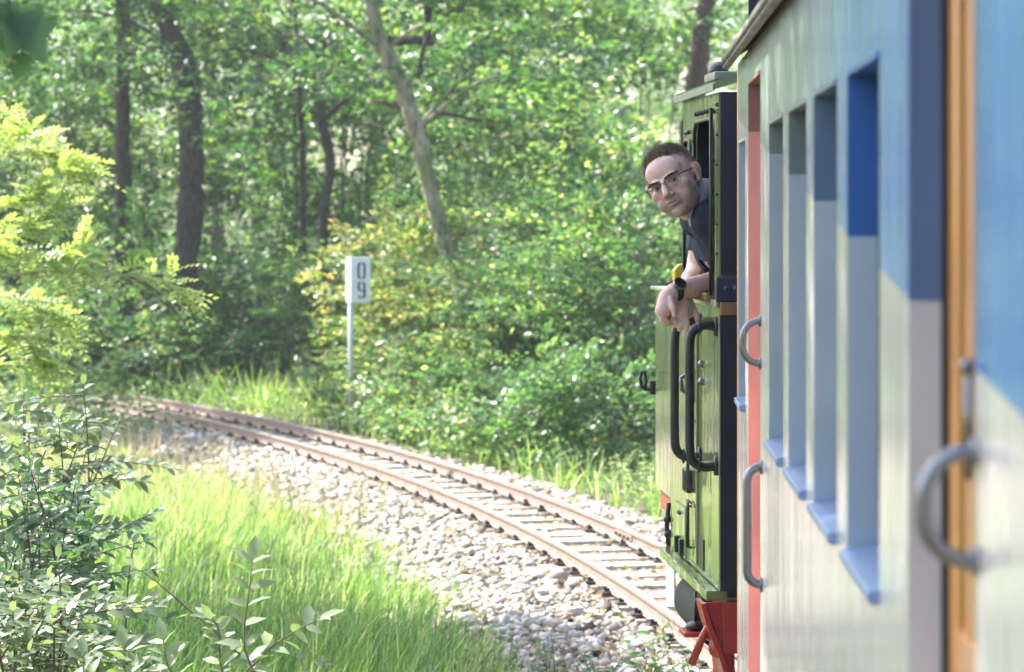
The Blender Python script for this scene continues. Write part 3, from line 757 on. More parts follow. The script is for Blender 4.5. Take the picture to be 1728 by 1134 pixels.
# ------------------------------------------------------------------ passenger carriage
WX = .36                       # plane of the carriage's left side
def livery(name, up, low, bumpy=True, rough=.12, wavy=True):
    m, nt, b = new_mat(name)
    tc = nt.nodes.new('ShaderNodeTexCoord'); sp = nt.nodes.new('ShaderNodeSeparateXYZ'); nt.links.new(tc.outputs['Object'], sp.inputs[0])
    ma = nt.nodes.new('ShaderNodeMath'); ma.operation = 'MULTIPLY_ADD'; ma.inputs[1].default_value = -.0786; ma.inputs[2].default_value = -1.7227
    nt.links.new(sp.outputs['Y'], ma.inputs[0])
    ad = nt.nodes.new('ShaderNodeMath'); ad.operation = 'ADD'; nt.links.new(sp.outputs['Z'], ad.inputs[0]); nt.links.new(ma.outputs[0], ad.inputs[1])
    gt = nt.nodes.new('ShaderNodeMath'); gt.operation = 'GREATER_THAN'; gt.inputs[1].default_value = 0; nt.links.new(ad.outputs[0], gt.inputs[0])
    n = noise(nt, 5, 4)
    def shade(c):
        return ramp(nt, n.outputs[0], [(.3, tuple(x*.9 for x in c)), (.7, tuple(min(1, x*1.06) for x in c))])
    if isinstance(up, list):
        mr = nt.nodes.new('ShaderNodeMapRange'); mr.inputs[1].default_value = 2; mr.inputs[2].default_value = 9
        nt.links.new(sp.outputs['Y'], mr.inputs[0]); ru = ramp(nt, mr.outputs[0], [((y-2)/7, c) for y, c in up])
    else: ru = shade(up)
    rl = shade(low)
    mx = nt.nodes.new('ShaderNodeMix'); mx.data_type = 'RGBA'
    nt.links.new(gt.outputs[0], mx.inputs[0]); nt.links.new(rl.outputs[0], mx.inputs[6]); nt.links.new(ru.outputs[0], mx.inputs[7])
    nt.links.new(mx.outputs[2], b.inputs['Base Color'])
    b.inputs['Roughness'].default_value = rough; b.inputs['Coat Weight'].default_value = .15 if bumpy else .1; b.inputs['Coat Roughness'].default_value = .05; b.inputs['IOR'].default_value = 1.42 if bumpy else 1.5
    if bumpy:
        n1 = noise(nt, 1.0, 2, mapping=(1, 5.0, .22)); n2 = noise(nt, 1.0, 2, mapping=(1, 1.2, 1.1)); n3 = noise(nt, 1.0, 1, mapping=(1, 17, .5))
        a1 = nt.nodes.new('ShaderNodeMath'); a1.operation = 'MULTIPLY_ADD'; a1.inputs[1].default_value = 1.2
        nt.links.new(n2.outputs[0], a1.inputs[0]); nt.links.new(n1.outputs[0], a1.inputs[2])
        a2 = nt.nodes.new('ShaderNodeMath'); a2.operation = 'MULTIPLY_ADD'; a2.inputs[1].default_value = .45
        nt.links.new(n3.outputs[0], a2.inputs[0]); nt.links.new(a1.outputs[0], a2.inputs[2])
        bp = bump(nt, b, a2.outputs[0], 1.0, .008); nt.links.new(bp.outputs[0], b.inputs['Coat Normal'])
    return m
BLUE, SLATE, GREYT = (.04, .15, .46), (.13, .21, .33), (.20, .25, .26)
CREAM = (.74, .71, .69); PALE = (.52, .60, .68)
M['carriage_side'] = livery('carriage_side_paint', [(2, (.07, .20, .50)), (3, (.12, .30, .72)), (4.4, (.26, .44, .84)), (5.1, (.46, .53, .74)), (6, (.46, .52, .55)), (9, (.46, .52, .48))], CREAM, rough=.13)  # upper tone pales forward: reflected forest light put into the base colour
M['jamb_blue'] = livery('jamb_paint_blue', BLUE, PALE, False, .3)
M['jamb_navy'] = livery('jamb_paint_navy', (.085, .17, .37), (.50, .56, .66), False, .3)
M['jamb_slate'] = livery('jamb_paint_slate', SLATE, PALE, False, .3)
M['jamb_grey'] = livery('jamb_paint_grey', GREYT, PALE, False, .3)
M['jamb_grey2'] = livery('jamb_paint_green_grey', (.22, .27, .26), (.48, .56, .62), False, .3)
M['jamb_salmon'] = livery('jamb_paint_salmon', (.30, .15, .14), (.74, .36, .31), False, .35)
M['sill_blue'] = simple('sill_blue_paint', (.17, .25, .42), .35, var=.12)
M['roof_grey'] = simple('carriage_roof', (.20, .18, .155), .7, var=.4, scale=6, bmp=.004)
M['dark_interior'] = simple('dark_interior', (.03, .03, .032), .8)
M['rubber'] = simple('black_rubber', (.02, .022, .025), .6)
M['orange_trim'] = simple('orange_varnish', (.62, .20, .06), .3, var=.2, scale=8, coat=.3)
M['steel'] = simple('brushed_steel', (.20, .205, .225), .3, metal=1.0, var=.08, scale=30)
M['chassis'] = simple('chassis_black', (.02, .02, .022), .6, var=.3)
def wood_mat():
    m, nt, b = new_mat('varnished_wood')
    n = noise(nt, 3, 6, mapping=(14, 14, .8)); r = ramp(nt, n.outputs[0], [(.3, (.55, .22, .05)), (.5, (.78, .36, .09)), (.7, (.88, .46, .14))])
    nt.links.new(r.outputs[0], b.inputs['Base Color']); b.inputs['Roughness'].default_value = .28; b.inputs['Coat Weight'].default_value = .5; return m
M['wood'] = wood_mat()

car = empty('passenger_carriage', (WX+1.1, 4.5, 0)); tag(car, 'blue and cream railway carriage with open windows, seen along its side', 'carriage')
ZB, ZT = .62, 2.56; Y0c, Y1c = -3.0, 8.57; TH = .042
WIN = [(4.018, 4.518, 'jamb_blue'), (4.773, 5.273, 'jamb_slate'), (5.528, 6.028, 'jamb_grey'), (6.283, 6.783, 'jamb_grey2'), (8.10, 8.44, 'jamb_grey2')]
WZ0, WZ1 = 1.597, 2.33
DOORS = [(2.95, 3.585, 'jamb_navy'), (7.26, 7.83, 'jamb_salmon')]
DZ0, DZ1 = .72, 2.47
def wall_with_holes(name, x0, x1, y0, y1, z0, z1, holes, mat, parent):
    """wall slab between x0 and x1 with rectangular holes (ya, yb, za, zb)"""
    ys_ = sorted({y0, y1, *[h[0] for h in holes], *[h[1] for h in holes]}); zs_ = sorted({z0, z1, *[h[2] for h in holes], *[h[3] for h in holes]})
    inside = lambda y, z: any(h[0] < y < h[1] and h[2] < z < h[3] for h in holes)
    solid = {(i, j): not inside((ys_[i]+ys_[i+1])/2, (zs_[j]+zs_[j+1])/2) for i in range(len(ys_)-1) for j in range(len(zs_)-1)}
    bm = bmesh.new(); vd = {}
    def v(x, y, z):
        k = (round(x, 5), round(y, 5), round(z, 5))
        if k not in vd: vd[k] = bm.verts.new((x, y, z))
        return vd[k]
    for (i, j), s_ in solid.items():
        if not s_: continue
        a, b_, c, d = ys_[i], ys_[i+1], zs_[j], zs_[j+1]
        bm.faces.new((v(x0, a, c), v(x0, a, d), v(x0, b_, d), v(x0, b_, c))); bm.faces.new((v(x1, a, c), v(x1, b_, c), v(x1, b_, d), v(x1, a, d)))
        for (di, dj, q) in ((-1, 0, ((a, c), (a, d))), (1, 0, ((b_, d), (b_, c))), (0, -1, ((b_, c), (a, c))), (0, 1, ((a, d), (b_, d)))):
            if not solid.get((i+di, j+dj), False):
                (p, r), (s2, t) = q
                bm.faces.new((v(x0, p, r), v(x1, p, r), v(x1, s2, t), v(x0, s2, t)))
    bmesh.ops.recalc_face_normals(bm, faces=bm.faces[:])
    me = bpy.data.meshes.new(name); bm.to_mesh(me); bm.free(); me.materials.append(mat)
    o = bpy.data.objects.new(name, me); COL.objects.link(o); child(o, parent)
    m = o.modifiers.new('bevel', 'BEVEL'); m.width = .006; m.segments = 2; m.limit_method = 'ANGLE'
    return o
holes = [(a, b_, WZ0, WZ1) for a, b_, _ in WIN]+[(a, b_, DZ0, DZ1) for a, b_, _ in DOORS]+[(1.2, 1.7, WZ0, WZ1), (.45, .95, WZ0, WZ1), (-.3, .2, WZ0, WZ1)]
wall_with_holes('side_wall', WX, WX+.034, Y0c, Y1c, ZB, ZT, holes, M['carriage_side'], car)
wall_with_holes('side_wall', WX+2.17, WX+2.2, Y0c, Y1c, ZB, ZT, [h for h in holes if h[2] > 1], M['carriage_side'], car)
# windows: liner, sill, rubber seal, half-dropped glass
def window(a, b_, mat):
    t = .008
    mb = MB()
    mb.box(WX-.004, WX+TH, b_-t, b_+.001, WZ0, WZ1); mb.box(WX+.004, WX+TH, a-.001, a+t, WZ0, WZ1); mb.box(WX-.004, WX+TH, a+t, b_-t, WZ1-t, WZ1+.001)
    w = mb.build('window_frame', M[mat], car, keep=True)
    mb = MB(); sx = WX-.016
    mb.prism([(sx, WZ0-.012), (sx, WZ0+.002), (WX+.05, WZ0+.016), (WX+.05, WZ0-.012), (sx+.005, WZ0-.018)], 1, a-.006, b_+.006)
    mb.build('sill', M['sill_blue'], w, keep=True, bevel=.003)
    mb = MB(); x = WX+TH
    mb.box(x, x+.02, b_-.012, b_+.03, WZ0-.01, WZ1+.02); mb.box(x, x+.02, a-.03, a+.012, WZ0-.01, WZ1+.02); mb.box(x, x+.02, a+.012, b_-.012, WZ1-.012, WZ1+.02)
    mb.build('seal', M['rubber'], w, keep=True)
    mb = MB(); mb.box(x+.022, x+.040, a-.02, b_+.02, WZ0-.05, WZ0+.035)
    mb.build('lowered_sash', M['rubber'], w, keep=True)
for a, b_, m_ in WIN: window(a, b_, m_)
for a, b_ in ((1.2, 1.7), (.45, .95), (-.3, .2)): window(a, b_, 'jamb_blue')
# doorways with recessed doors
for a, b_, m_ in DOORS:
    t = .008; mb = MB()
    mb.box(WX-.004, WX+.038, b_-t, b_+.001, DZ0, DZ1); mb.box(WX+.004, WX+.038, a-.001, a+t, DZ0, DZ1); mb.box(WX-.004, WX+.038, a+t, b_-t, DZ1-t, DZ1+.001)
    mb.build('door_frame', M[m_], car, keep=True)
    near = m_ == 'jamb_navy'; wm = M['wood'] if near else M['jamb_salmon']
    x = WX+.044
    mb = MB()
    mb.box(x, x+.035, b_-.085, b_-.012, DZ0, DZ1-.012, bev=.006); mb.box(x, x+.035, a+.012, a+.085, DZ0, DZ1-.012, bev=.006)
    mb.box(x+.002, x+.033, a+.085, b_-.085, 2.36, DZ1-.014, bev=.005); mb.box(x+.002, x+.033, a+.085, b_-.085, 1.52, 1.62, bev=.005); mb.box(x+.002, x+.033, a+.085, b_-.085, DZ0, .9, bev=.005)
    mb.box(x+.004, x+.03, b_-.20, b_-.155, 1.62, 2.36, bev=.004)
    d = mb.build('door', wm, car, keep=True)
    MB().box(x+.012, x+.022, a+.085, b_-.085, .9, 1.52).build('panel', wm, d, keep=True)
    MB().box(x+.014, x+.019, a+.085, b_-.085, 1.62, 2.36).build('glass', M['door_glass'] if 'door_glass' in M else M['rubber'], d, keep=True)
    MB().box(WX+.036, x+.03, b_-.011, b_-.001, DZ0, DZ1-.01).build('seal', M['rubber'], d, keep=True)
    if near:
        mb = MB(); mb.ball((WX-.004, a+.03, 1.955), .0085); mb.cyl((WX-.004, a+.03, 1.955), (x+.02, a+.03, 1.955), .005); mb.tube([(WX-.002, a+.03, 1.955), (WX-.002, a+.035, 1.84)], .005, 8)
        mb.build('knob', M['steel'], d, True, keep=True)
def dhandle(yc, zc, h, out, r, name='grab_handle'):
    rr = min(out*.95, h*.42)
    P_ = [(WX+.002, yc, zc+h/2)]+[(WX-out+rr-rr*math.sin(a_), yc, zc+h/2-rr+rr*math.cos(a_)) for a_ in np.linspace(0, math.pi/2, 12)]+[(WX-out+rr-rr*math.cos(a_), yc, zc-h/2+rr-rr*math.sin(a_)) for a_ in np.linspace(0, math.pi/2, 12)]+[(WX+.002, yc, zc-h/2)]
    mb = MB(); mb.tube(P_, r, 12)
    for s in (-1, 1): mb.cyl((WX+.001, yc, zc+s*h/2), (WX-.006, yc, zc+s*h/2), r*1.7, 14)
    return mb.build(name, M['steel'], car, True, keep=True)
dhandle(2.935, 1.818, .108, .052, .0085)
dhandle(7.22, 1.806, .104, .045, .0085)
h2 = dhandle(7.16, 1.365, .285, .036, .011); h2['label'] = 'long vertical grab handle below the door handle'
dhandle(2.86, 1.365, .285, .036, .011)
# corner post, ends, roof, floor, running gear
MB().box(WX-.001, WX+.03, Y1c, Y1c+.03, ZB, ZT-.02, bev=.004).build('corner_post', M['orange_trim'], car, keep=True)
MB().box(WX+.03, WX+2.2, Y1c-.04, Y1c, ZB, ZT+.2).build('end_wall', M['dark_interior'], car, keep=True)
MB().box(WX+.03, WX+2.2, Y0c, Y0c+.04, ZB, ZT+.2).build('end_wall', M['dark_interior'], car, keep=True)
V = []; Fc = []; npf = 15
for y in np.linspace(Y0c-.15, Y1c+.06, 24):
    for lay in (0, 1):
        for i in range(npf):
            t = -1+2*i/(npf-1); V.append((WX+1.1+t*1.145, y, 2.575+.33*(1-abs(t)**2.3)-.022*lay))
for j in range(23):
    for i in range(npf-1):
        o = j*2*npf
        Fc += [(o+i, o+i+1, o+2*npf+i+1, o+2*npf+i), (o+npf+i+1, o+npf+i, o+3*npf+i, o+3*npf+i+1)]
    Fc += [(o, o+2*npf, o+3*npf, o+npf), (o+npf-1, o+2*npf-1, o+4*npf-1, o+3*npf-1)]
for j in (0, 23):
    o = j*2*npf; Fc += [(o+i, o+npf+i, o+npf+i+1, o+i+1) for i in range(npf-1)]
mesh('roof', V, Fc, M['roof_grey'], car, True, keep=True)
MB().box(WX-.042, WX-.02, Y0c-.15, Y1c+.06, 2.545, 2.578, bev=.005).build('gutter', M['roof_grey'], car, keep=True)
MB().box(WX+.035, WX+2.165, Y0c+.05, Y1c-.05, .74, .80).build('floor', M['dark_interior'], car, keep=True)
for yb in (.2, 1.7, 4.6, 6.1):
    mb = MB(); mb.box(WX+.08, WX+.75, yb-.22, yb+.22, 1.15, 1.25, bev=.02); mb.box(WX+.08, WX+.75, yb-.04, yb+.04, 1.2, 1.75, bev=.02); mb.box(WX+.12, WX+.7, yb-.03, yb+.03, .8, 1.16)
    mb.build('bench_seat', M['wood'], car, keep=True)
MB().box(WX+.18, WX+2.0, Y0c+.1, Y1c-.1, .45, .62).build('underframe', M['chassis'], car, keep=True)
for yb in (-.8, 6.4):
    for r in (RN, RF):
        for dy in (-.45, .45):
            s = (yb+dy-CY); p = trk(r, s)
            mb = MB(); mb.cyl((p.x-.045, p.y, .255), (p.x+.045, p.y, .255), .25, 24); mb.cyl((p.x-.06, p.y, .255), (p.x+.06, p.y, .255), .05, 12)
            mb.build('wheel', M['chassis'], car, keep=True)
    p = trk(RC, yb-CY)
    MB().box(p.x-.5, p.x+.5, yb-.8, yb+.8, .3, .45).build('bogie', M['chassis'], car, keep=True)

# ------------------------------------------------------------------ locomotive (local frame: x right from its left side, y forward from its rear)
TL = math.atan(.101); LX, LY = (1213-VX)/F*9.6, 9.6
def loco_green():
    m, nt, b = new_mat('loco_green')
    n = noise(nt, 2.5, 5, mapping=(1, 1, .5)); r = ramp(nt, n.outputs[0], [(.3, (.19, .235, .10)), (.7, (.26, .305, .14))])
    nt.links.new(r.outputs[0], b.inputs['Base Color']); b.inputs['Roughness'].default_value = .16
    b.inputs['Coat Weight'].default_value = .7; b.inputs['Coat Roughness'].default_value = .05
    n1 = noise(nt, 1.0, 2, mapping=(1, 9, .7)); n2 = noise(nt, 3.5, 2)
    a1 = nt.nodes.new('ShaderNodeMath'); a1.operation = 'MULTIPLY_ADD'; a1.inputs[1].default_value = .8
    nt.links.new(n2.outputs[0], a1.inputs[0]); nt.links.new(n1.outputs[0], a1.inputs[2])
    bp = bump(nt, b, a1.outputs[0], 1.0, .006); nt.links.new(bp.outputs[0], b.inputs['Coat Normal']); return m
M['loco_green'] = loco_green()
M['navy'] = simple('loco_navy_black', (.022, .022, .034), .4, var=.15, scale=4)
M['navy_iron'] = simple('navy_angle_iron', (.035, .04, .07), .3, var=.2)
M['loco_red'] = simple('loco_red', (.36, .035, .028), .38, var=.2, scale=6, coat=.2)
M['brown_wood'] = simple('brown_beam', (.26, .13, .06), .55, var=.25, scale=8)
M['black_iron'] = simple('black_iron', (.014, .015, .018), .38, var=.3, scale=20)
M['drum_black'] = simple('drum_black', (.008, .008, .009), .75)
M['lamp_yellow'] = simple('lamp_yellow', (.75, .50, .03), .35, var=.1)
M['loco_grey'] = simple('grey_green_trim', (.22, .24, .18), .5, var=.2)
M['brass'] = simple('window_trim', (.45, .45, .36), .35, metal=.6)
loco = empty('locomotive', (LX, LY, 0), TL); tag(loco, 'green and red narrow gauge locomotive with open cab ahead of the carriage', 'locomotive')
LWD = 1.98
def lp(*a, **k): pass
# lower left side, a sheet with the door recess
sd = MB(); sd.box(0, .03, .0, 1.30, .905, 1.838, bev=.006); sd.build('lower_side', M['loco_green'], loco)
MB().box(LWD-.03, LWD, 0, 1.3, .905, 1.838, bev=.006).build('lower_side', M['loco_green'], loco)
# side tank: rounded front corner
def tank(x0, x1, outer):
    poly = []; r = .07
    ins = x1 if outer == 0 else x0
    pts = [(ins, 1.302), (x0 if outer == 0 else x1, 1.302)]
    ox = x0 if outer == 0 else x1; sg = 1 if outer == 0 else -1
    poly = [(ox+sg*.5, 1.302), (ox, 1.302)]+[(ox+sg*(r-r*math.cos(a)), 1.86-r+r*math.sin(a)) for a in np.linspace(0, math.pi/2, 7)]+[(ox+sg*.5, 1.86)]
    if outer: poly = poly[::-1]
    return MB().prism(poly, 2, 1.085, 1.838).build('side_tank', M['loco_green'], loco)
tk = tank(0, .5, 0); tank(LWD-.5, LWD, 1)
MB().box(-.012, .5, 1.31, 1.862, 1.838, 1.852, bev=.004).build('tank_rim', M['brass'], tk)
MB().box(.02, .45, 1.33, 1.80, 1.0, 1.083, bev=.01).build('tank_bracket', M['loco_red'], loco)
# upper cab side with two rounded window openings
def cab_side(x0, x1):
    bm = bmesh.new()
    def ring(y0, y1, z0, z1, r, n=6):
        P_ = []
        for cy_, cz_, a0 in ((y1-r, z1-r, 0), (y0+r, z1-r, 90), (y0+r*.2, z0+r*.2, 180), (y1-r*.2, z0+r*.2, 270)):
            rr = r if cz_ > (z0+z1)/2 else r*.2
            for i in range(n+1): P_.append((cy_+rr*math.cos(math.radians(a0+90*i/n)), cz_+rr*math.sin(math.radians(a0+90*i/n))))
        return P_
    outer = [(0.0, 1.84), (.93, 1.84), (.93, 2.52), (0.0, 2.52)]
    loops = [outer, ring(.13, .60, 1.868, 2.44, .07), ring(.70, .885, 1.90, 2.385, .05)]
    eds = []
    for L_ in loops:
        vs = [bm.verts.new((x0, y, z)) for y, z in L_]
        eds += [bm.edges.new((vs[i], vs[(i+1) % len(vs)])) for i in range(len(vs))]
    bmesh.ops.triangle_fill(bm, edges=eds, use_beauty=True)
    g = bmesh.ops.extrude_face_region(bm, geom=bm.faces[:])
    for v in g['geom']:
        if isinstance(v, bmesh.types.BMVert): v.co.x = x1
    bmesh.ops.recalc_face_normals(bm, faces=bm.faces[:])
    me = bpy.data.meshes.new('cab_side'); bm.to_mesh(me); bm.free(); me.materials.append(M['loco_green'])
    o = bpy.data.objects.new('cab_side', me); COL.objects.link(o); o.parent = loco
    return o, loops
cs, loops = cab_side(0, .008)
for L_ in loops[1:]:
    pts = [(-.004, y, z) for y, z in L_]; pts.append(pts[0])
    MB().tube(pts, .006, 6).build('window_trim', M['black_iron'], cs, True)
    top = max(z for y, z in L_); ya = min(y for y, z in L_); yb = max(y for y, z in L_)
    for i in range(6): MB().ball((-.003, ya+.05+(yb-ya-.1)*i/5, top+.028), .0085, 8, 5).build('rivet', M['black_iron'], cs, True)
cs2, _ = cab_side(LWD-.022, LWD)
for z in np.linspace(1.90, 2.48, 7): MB().ball((-.002, .03, z), .0065, 8, 5).build('rivet', M['black_iron'], loco, True)
# vertical dark rail along the opening's rear edge
mb = MB(); mb.tube([(-.012, .10, 1.86), (-.012, .10, 2.47)], .0065, 8)
for z in (1.9, 2.1, 2.3, 2.46): mb.box(-.014, .0, .094, .106, z-.006, z+.006)
mb.build('window_slide', M['black_iron'], cs, True)
# window sill ledge and arm rest
MB().box(-.03, .06, .10, .64, 1.838, 1.866, bev=.006).build('arm_rest', M['brown_wood'], loco)
MB().box(-.014, .0, -.006, 1.3, 1.822, 1.846, bev=.004).build('waist_strip', M['brass'], loco)
# rear wall
MB().box(.004, LWD-.004, -.012, .012, 1.925, 2.52).build('rear_wall', M['navy'], loco)
MB().box(.002, LWD-.002, -.02, .014, .905, 1.795).build('rear_wall', M['navy'], loco)
ra = MB().box(-.012, LWD+.01, -.024, .014, 1.842, 1.920, bev=.004).build('rear_angle_iron', M['navy_iron'], loco)
for i in range(5): MB().ball((.02+.03*i, -.031, 1.885), .009, 8, 5).build('rivet', M['navy_iron'], ra, True)
MB().box(.002, LWD, -.024, .014, 1.797, 1.840, bev=.004).build('wood_beam', M['brown_wood'], loco)
MB().box(LWD-.05, LWD-.03, .02, .93, .91, 2.52).build('added_dark_panel', M['navy'], loco)  # added sheet covering the far windows, stands in for the cab's inner darkness
MB().box(.022, LWD-.06, .90, .93, 1.0, 1.84).build('added_dark_panel', M['navy'], loco)
MB().box(.03, LWD-.03, .93, .95, 1.84, 2.52).build('front_wall', M['navy'], loco)
# roof
V = []; Fc = []; n_ = 13
for y in (-.05, 1.0):
    for lay in (0, .026):
        for i in range(n_):
            t = -1+2*i/(n_-1); V.append((LWD/2+t*(LWD/2+.018), y, 2.528+.16*(1-abs(t)**2.2)+lay))
for i in range(n_-1):
    Fc += [(i, i+1, 2*n_+i+1, 2*n_+i), (n_+i+1, n_+i, 3*n_+i, 3*n_+i+1), (i, n_+i, n_+i+1, i+1), (2*n_+i+1, 3*n_+i+1, 3*n_+i, 2*n_+i)]
Fc += [(0, 2*n_, 3*n_, n_), (n_-1, 2*n_-1, 4*n_-1, 3*n_-1)]
rf = mesh('cab_roof', V, Fc, M['loco_green'], loco)
MB().box(-.026, -.019, -.05, 1.0, 2.522, 2.546, bev=.002).build('rain_strip', M['loco_grey'], rf)
MB().box(-.014, .06, .0, .26, 2.560, 2.588, bev=.006).build('roof_vent', M['loco_grey'], rf)
MB().ball((.03, .22, 2.60), (.035, .05, .032)).build('vent_cap', M['black_iron'], rf, True)
MB().ball((.10, -.02, 2.62), .022).build('whistle', M['black_iron'], rf, True)
# interior floor and walls
MB().box(.03, LWD-.03, .014, 1.3, .88, .905).build('cab_floor', M['navy'], loco)
# grab rails either side of the doorway
def grab(y, z0, z1, r=.0155, out=.088):
    pts = [(.0, y, z1), (-out*.5, y, z1+.004), (-out*.9, y, z1-.018), (-out, y, z1-.075), (-out, y, (z0+z1)/2), (-out, y, z0+.075), (-out*.9, y, z0+.018), (-out*.5, y, z0-.004), (.0, y, z0)]
    P_, _ = smooth_path(pts, [r]*len(pts), 5)
    mb = MB(); mb.tube(P_, r, 12)
    for z in (z0, z1): mb.cyl((.001, y, z), (-.008, y, z), r*2.1, 14); mb.cyl((-.055, y, z), (-.062, y, z), r*1.6, 12)
    mb.build('grab_rail', M['black_iron'], loco, True)
grab(.055, 1.305, 1.758); grab(.46, 1.305, 1.758)
# cab door in the lower side with hinges, latch, handle, slots
dr = MB().box(-.010, .0, .50, .98, .93, 1.79, bev=.004).build('cab_door', M['loco_green'], loco)
mb = MB(); mb.box(-.013, -.009, .58, .60, 1.36, 1.70); mb.box(-.018, -.009, .555, .625, 1.48, 1.60, bev=.004); mb.build('latch_plate', M['black_iron'], dr)
mb = MB(); mb.tube([(-.012, .64, 1.50), (-.04, .64, 1.52), (-.045, .64, 1.56), (-.012, .64, 1.58)], .008, 8); mb.build('door_catch', M['steel'], dr, True)
for z in (1.62, 1.56): MB().ball((-.004, .40, z), .014).build('bolt', M['steel'], loco, True)
MB().tube([(-.014, .56, 1.18), (-.03, .56, 1.20), (-.03, .56, 1.40), (-.014, .56, 1.42)], .006, 8).build('door_bar', M['navy_iron'], dr, True)
mb = MB(); mb.box(-.03, -.009, .60, .72, 1.165, 1.245, bev=.006); mb.box(-.034, -.028, .63, .65, 1.17, 1.24); mb.box(-.034, -.028, .67, .69, 1.17, 1.24); mb.build('lock', M['black_iron'], dr)
mb = MB(); mb.tube([(-.012, .60, 1.12), (-.026, .60, 1.12), (-.026, .60, .98), (-.012, .60, .98)], .007, 6); mb.tube([(-.012, .73, 1.13), (-.024, .6, 1.12)], .005, 6); mb.build('latch_rod', M['black_iron'], dr, True)
mb = MB(); mb.box(-.016, -.001, .76, 1.04, .92, 1.10, bev=.003); fl = mb.build('flap', M['loco_green'], loco)
for y in (.80, .93): MB().box(-.03, -.012, y, y+.03, .925, .985, bev=.003).build('hinge', M['black_iron'], fl)
for y in (.92, .89): MB().ball((-.017, y, 1.07), .008).build('screw', M['black_iron'], fl, True)
MB().box(-.004, .001, .36, .50, .925, 1.03, bev=.002).build('foot_recess', M['black_iron'], loco)
# footplate and red underframe
MB().box(-.04, LWD+.04, .02, 1.34, .868, .902, bev=.006).build('footplate', M['loco_green'], loco)
fr = MB()
fr.prism([(.02, .867), (.42, .867), (.44, .70), (.36, .58), (.34, .40), (.02, .40)], 0, .03, .055)
fr.build('frame_plate', M['loco_red'], loco)
fr = MB(); fr.box(.01, LWD-.01, -.015, .0, .70, .867, bev=.004)
bb = fr.build('rear_beam', M['loco_red'], loco)
mb = MB(); pts = []
# curved red bracket below the corner
outl = [(-.045, .866), (.10, .866), (.10, .78), (.05, .76), (.035, .72), (.045, .66), (.07, .60), (.07, .40), (.02, .40), (.03, .55), (.02, .66), (.0, .72), (-.02, .80)]
mb.prism([(x, z) for x, z in outl], 1, -.008, .016); mb.build('step_bracket', M['loco_red'], loco)
outl2 = [(-.062, .866), (-.046, .866), (-.028, .80), (.012, .70), (.036, .62), (.045, .45), (.030, .45), (.022, .61), (-.002, .69), (-.042, .79)]
mb = MB(); mb.prism(outl2, 1, -.03, .12); mb.build('curved_guard', M['loco_red'], loco)
MB().tube([(-.022, .03, .80), (-.05, .04, .745), (-.082, .05, .66)], [.013, .013, .014], 10).build('red_bar', M['loco_red'], loco, True)
mb = MB(); mb.ball((-.015, .05, .765), (.028, .03, .034)); mb.ball((-.004, .03, .715), (.026, .03, .034)); mb.build('coupling_valve', M['loco_red'], loco, True)
mb = MB(); mb.box(-.085, .02, .22, .36, .722, .738, bev=.004); stp = mb.build('step', M['loco_red'], loco)
mb = MB(); mb.ball((-.04, .28, .752), (.035, .04, .018)); mb.cyl((-.04, .28, .752), (-.04, .28, .868), .005); mb.build('step_hanger', M['black_iron'], stp, True)
# black air drum hanging below the footplate, grey sheet before it
mb = MB(); mb.cyl((.075, .40, .757), (.075, .95, .757), .105, 32); mb.cyl((.075, .388, .757), (.075, .40, .757), .09, 28); mb.build('air_drum', M['drum_black'], loco)
mb = MB(); mb.box(-.025, -.018, 1.0, 1.24, .72, .868, bev=.003); mb.build('grey_guard', M['sign_white'], loco)
mb = MB(); mb.tube([(.0, 1.36, 1.06), (-.008, 1.36, .98), (.0, 1.36, .90)], .009, 8); mb.ball((-.004, 1.36, 1.0), .016); mb.ball((-.0, 1.36, .945), .018); mb.build('valve', M['black_iron'], loco, True)
# lamp bracket on the tank front and the yellow lamp on the tank top
mb = MB(); mb.tube([(.02, 1.87, 1.45), (-.03, 1.88, 1.45), (-.042, 1.88, 1.46), (-.05, 1.88, 1.49), (-.045, 1.88, 1.52), (-.03, 1.88, 1.52), (-.026, 1.88, 1.48), (-.03, 1.88, 1.45)], .006, 8); mb.box(-.012, .01, 1.862, 1.89, 1.43, 1.485, bev=.005)
mb.build('mirror_bracket', M['black_iron'], loco, True)
mb = MB(); mb.prism([(.03, 1.853), (.09, 1.853), (.095, 1.93), (.075, 1.945), (.045, 1.94), (.028, 1.92)], 1, 1.42, 1.50); mb.build('yellow_lamp', M['lamp_yellow'], loco, bevel=.006)
mb = MB(); mb.cyl((.13, 1.40, 1.84), (.13, 1.40, 1.95), .03); mb.ball((.13, 1.40, 1.97), .04); mb.tube([(.10, 1.36, 1.85), (.10, 1.36, 2.0)], .016); mb.build('filler_cap', M['black_iron'], loco, True)
# boiler, wheels, running gear ahead
mb = MB(); mb.cyl((LWD/2, .95, 1.55), (LWD/2, 3.1, 1.55), .42, 32); mb.cyl((LWD/2, 2.8, 1.9), (LWD/2, 2.8, 2.6), .12, 20, .15); mb.ball((LWD/2, 2.0, 1.93), (.22, .22, .28)); mb.build('boiler', M['black_iron'], loco, True)
MB().box(.3, LWD-.3, .1, 3.2, .5, .86).build('main_frame', M['loco_red'], loco)
MB().box(.5, LWD-.5, 3.2, 3.32, .55, .9).build('buffer_beam', M['loco_red'], loco)
for y in (1.1, 2.3):
    for x in (LWD/2-.32, LWD/2+.32):
        mb = MB(); mb.cyl((x-.05, y, .335), (x+.05, y, .335), .33, 28); mb.build('wheel', M['loco_red'], loco, False)
# ------------------------------------------------------------------ foreground plants
def cat_arrays(L): return [np.concatenate([l[i] for l in L]) for i in range(5)]

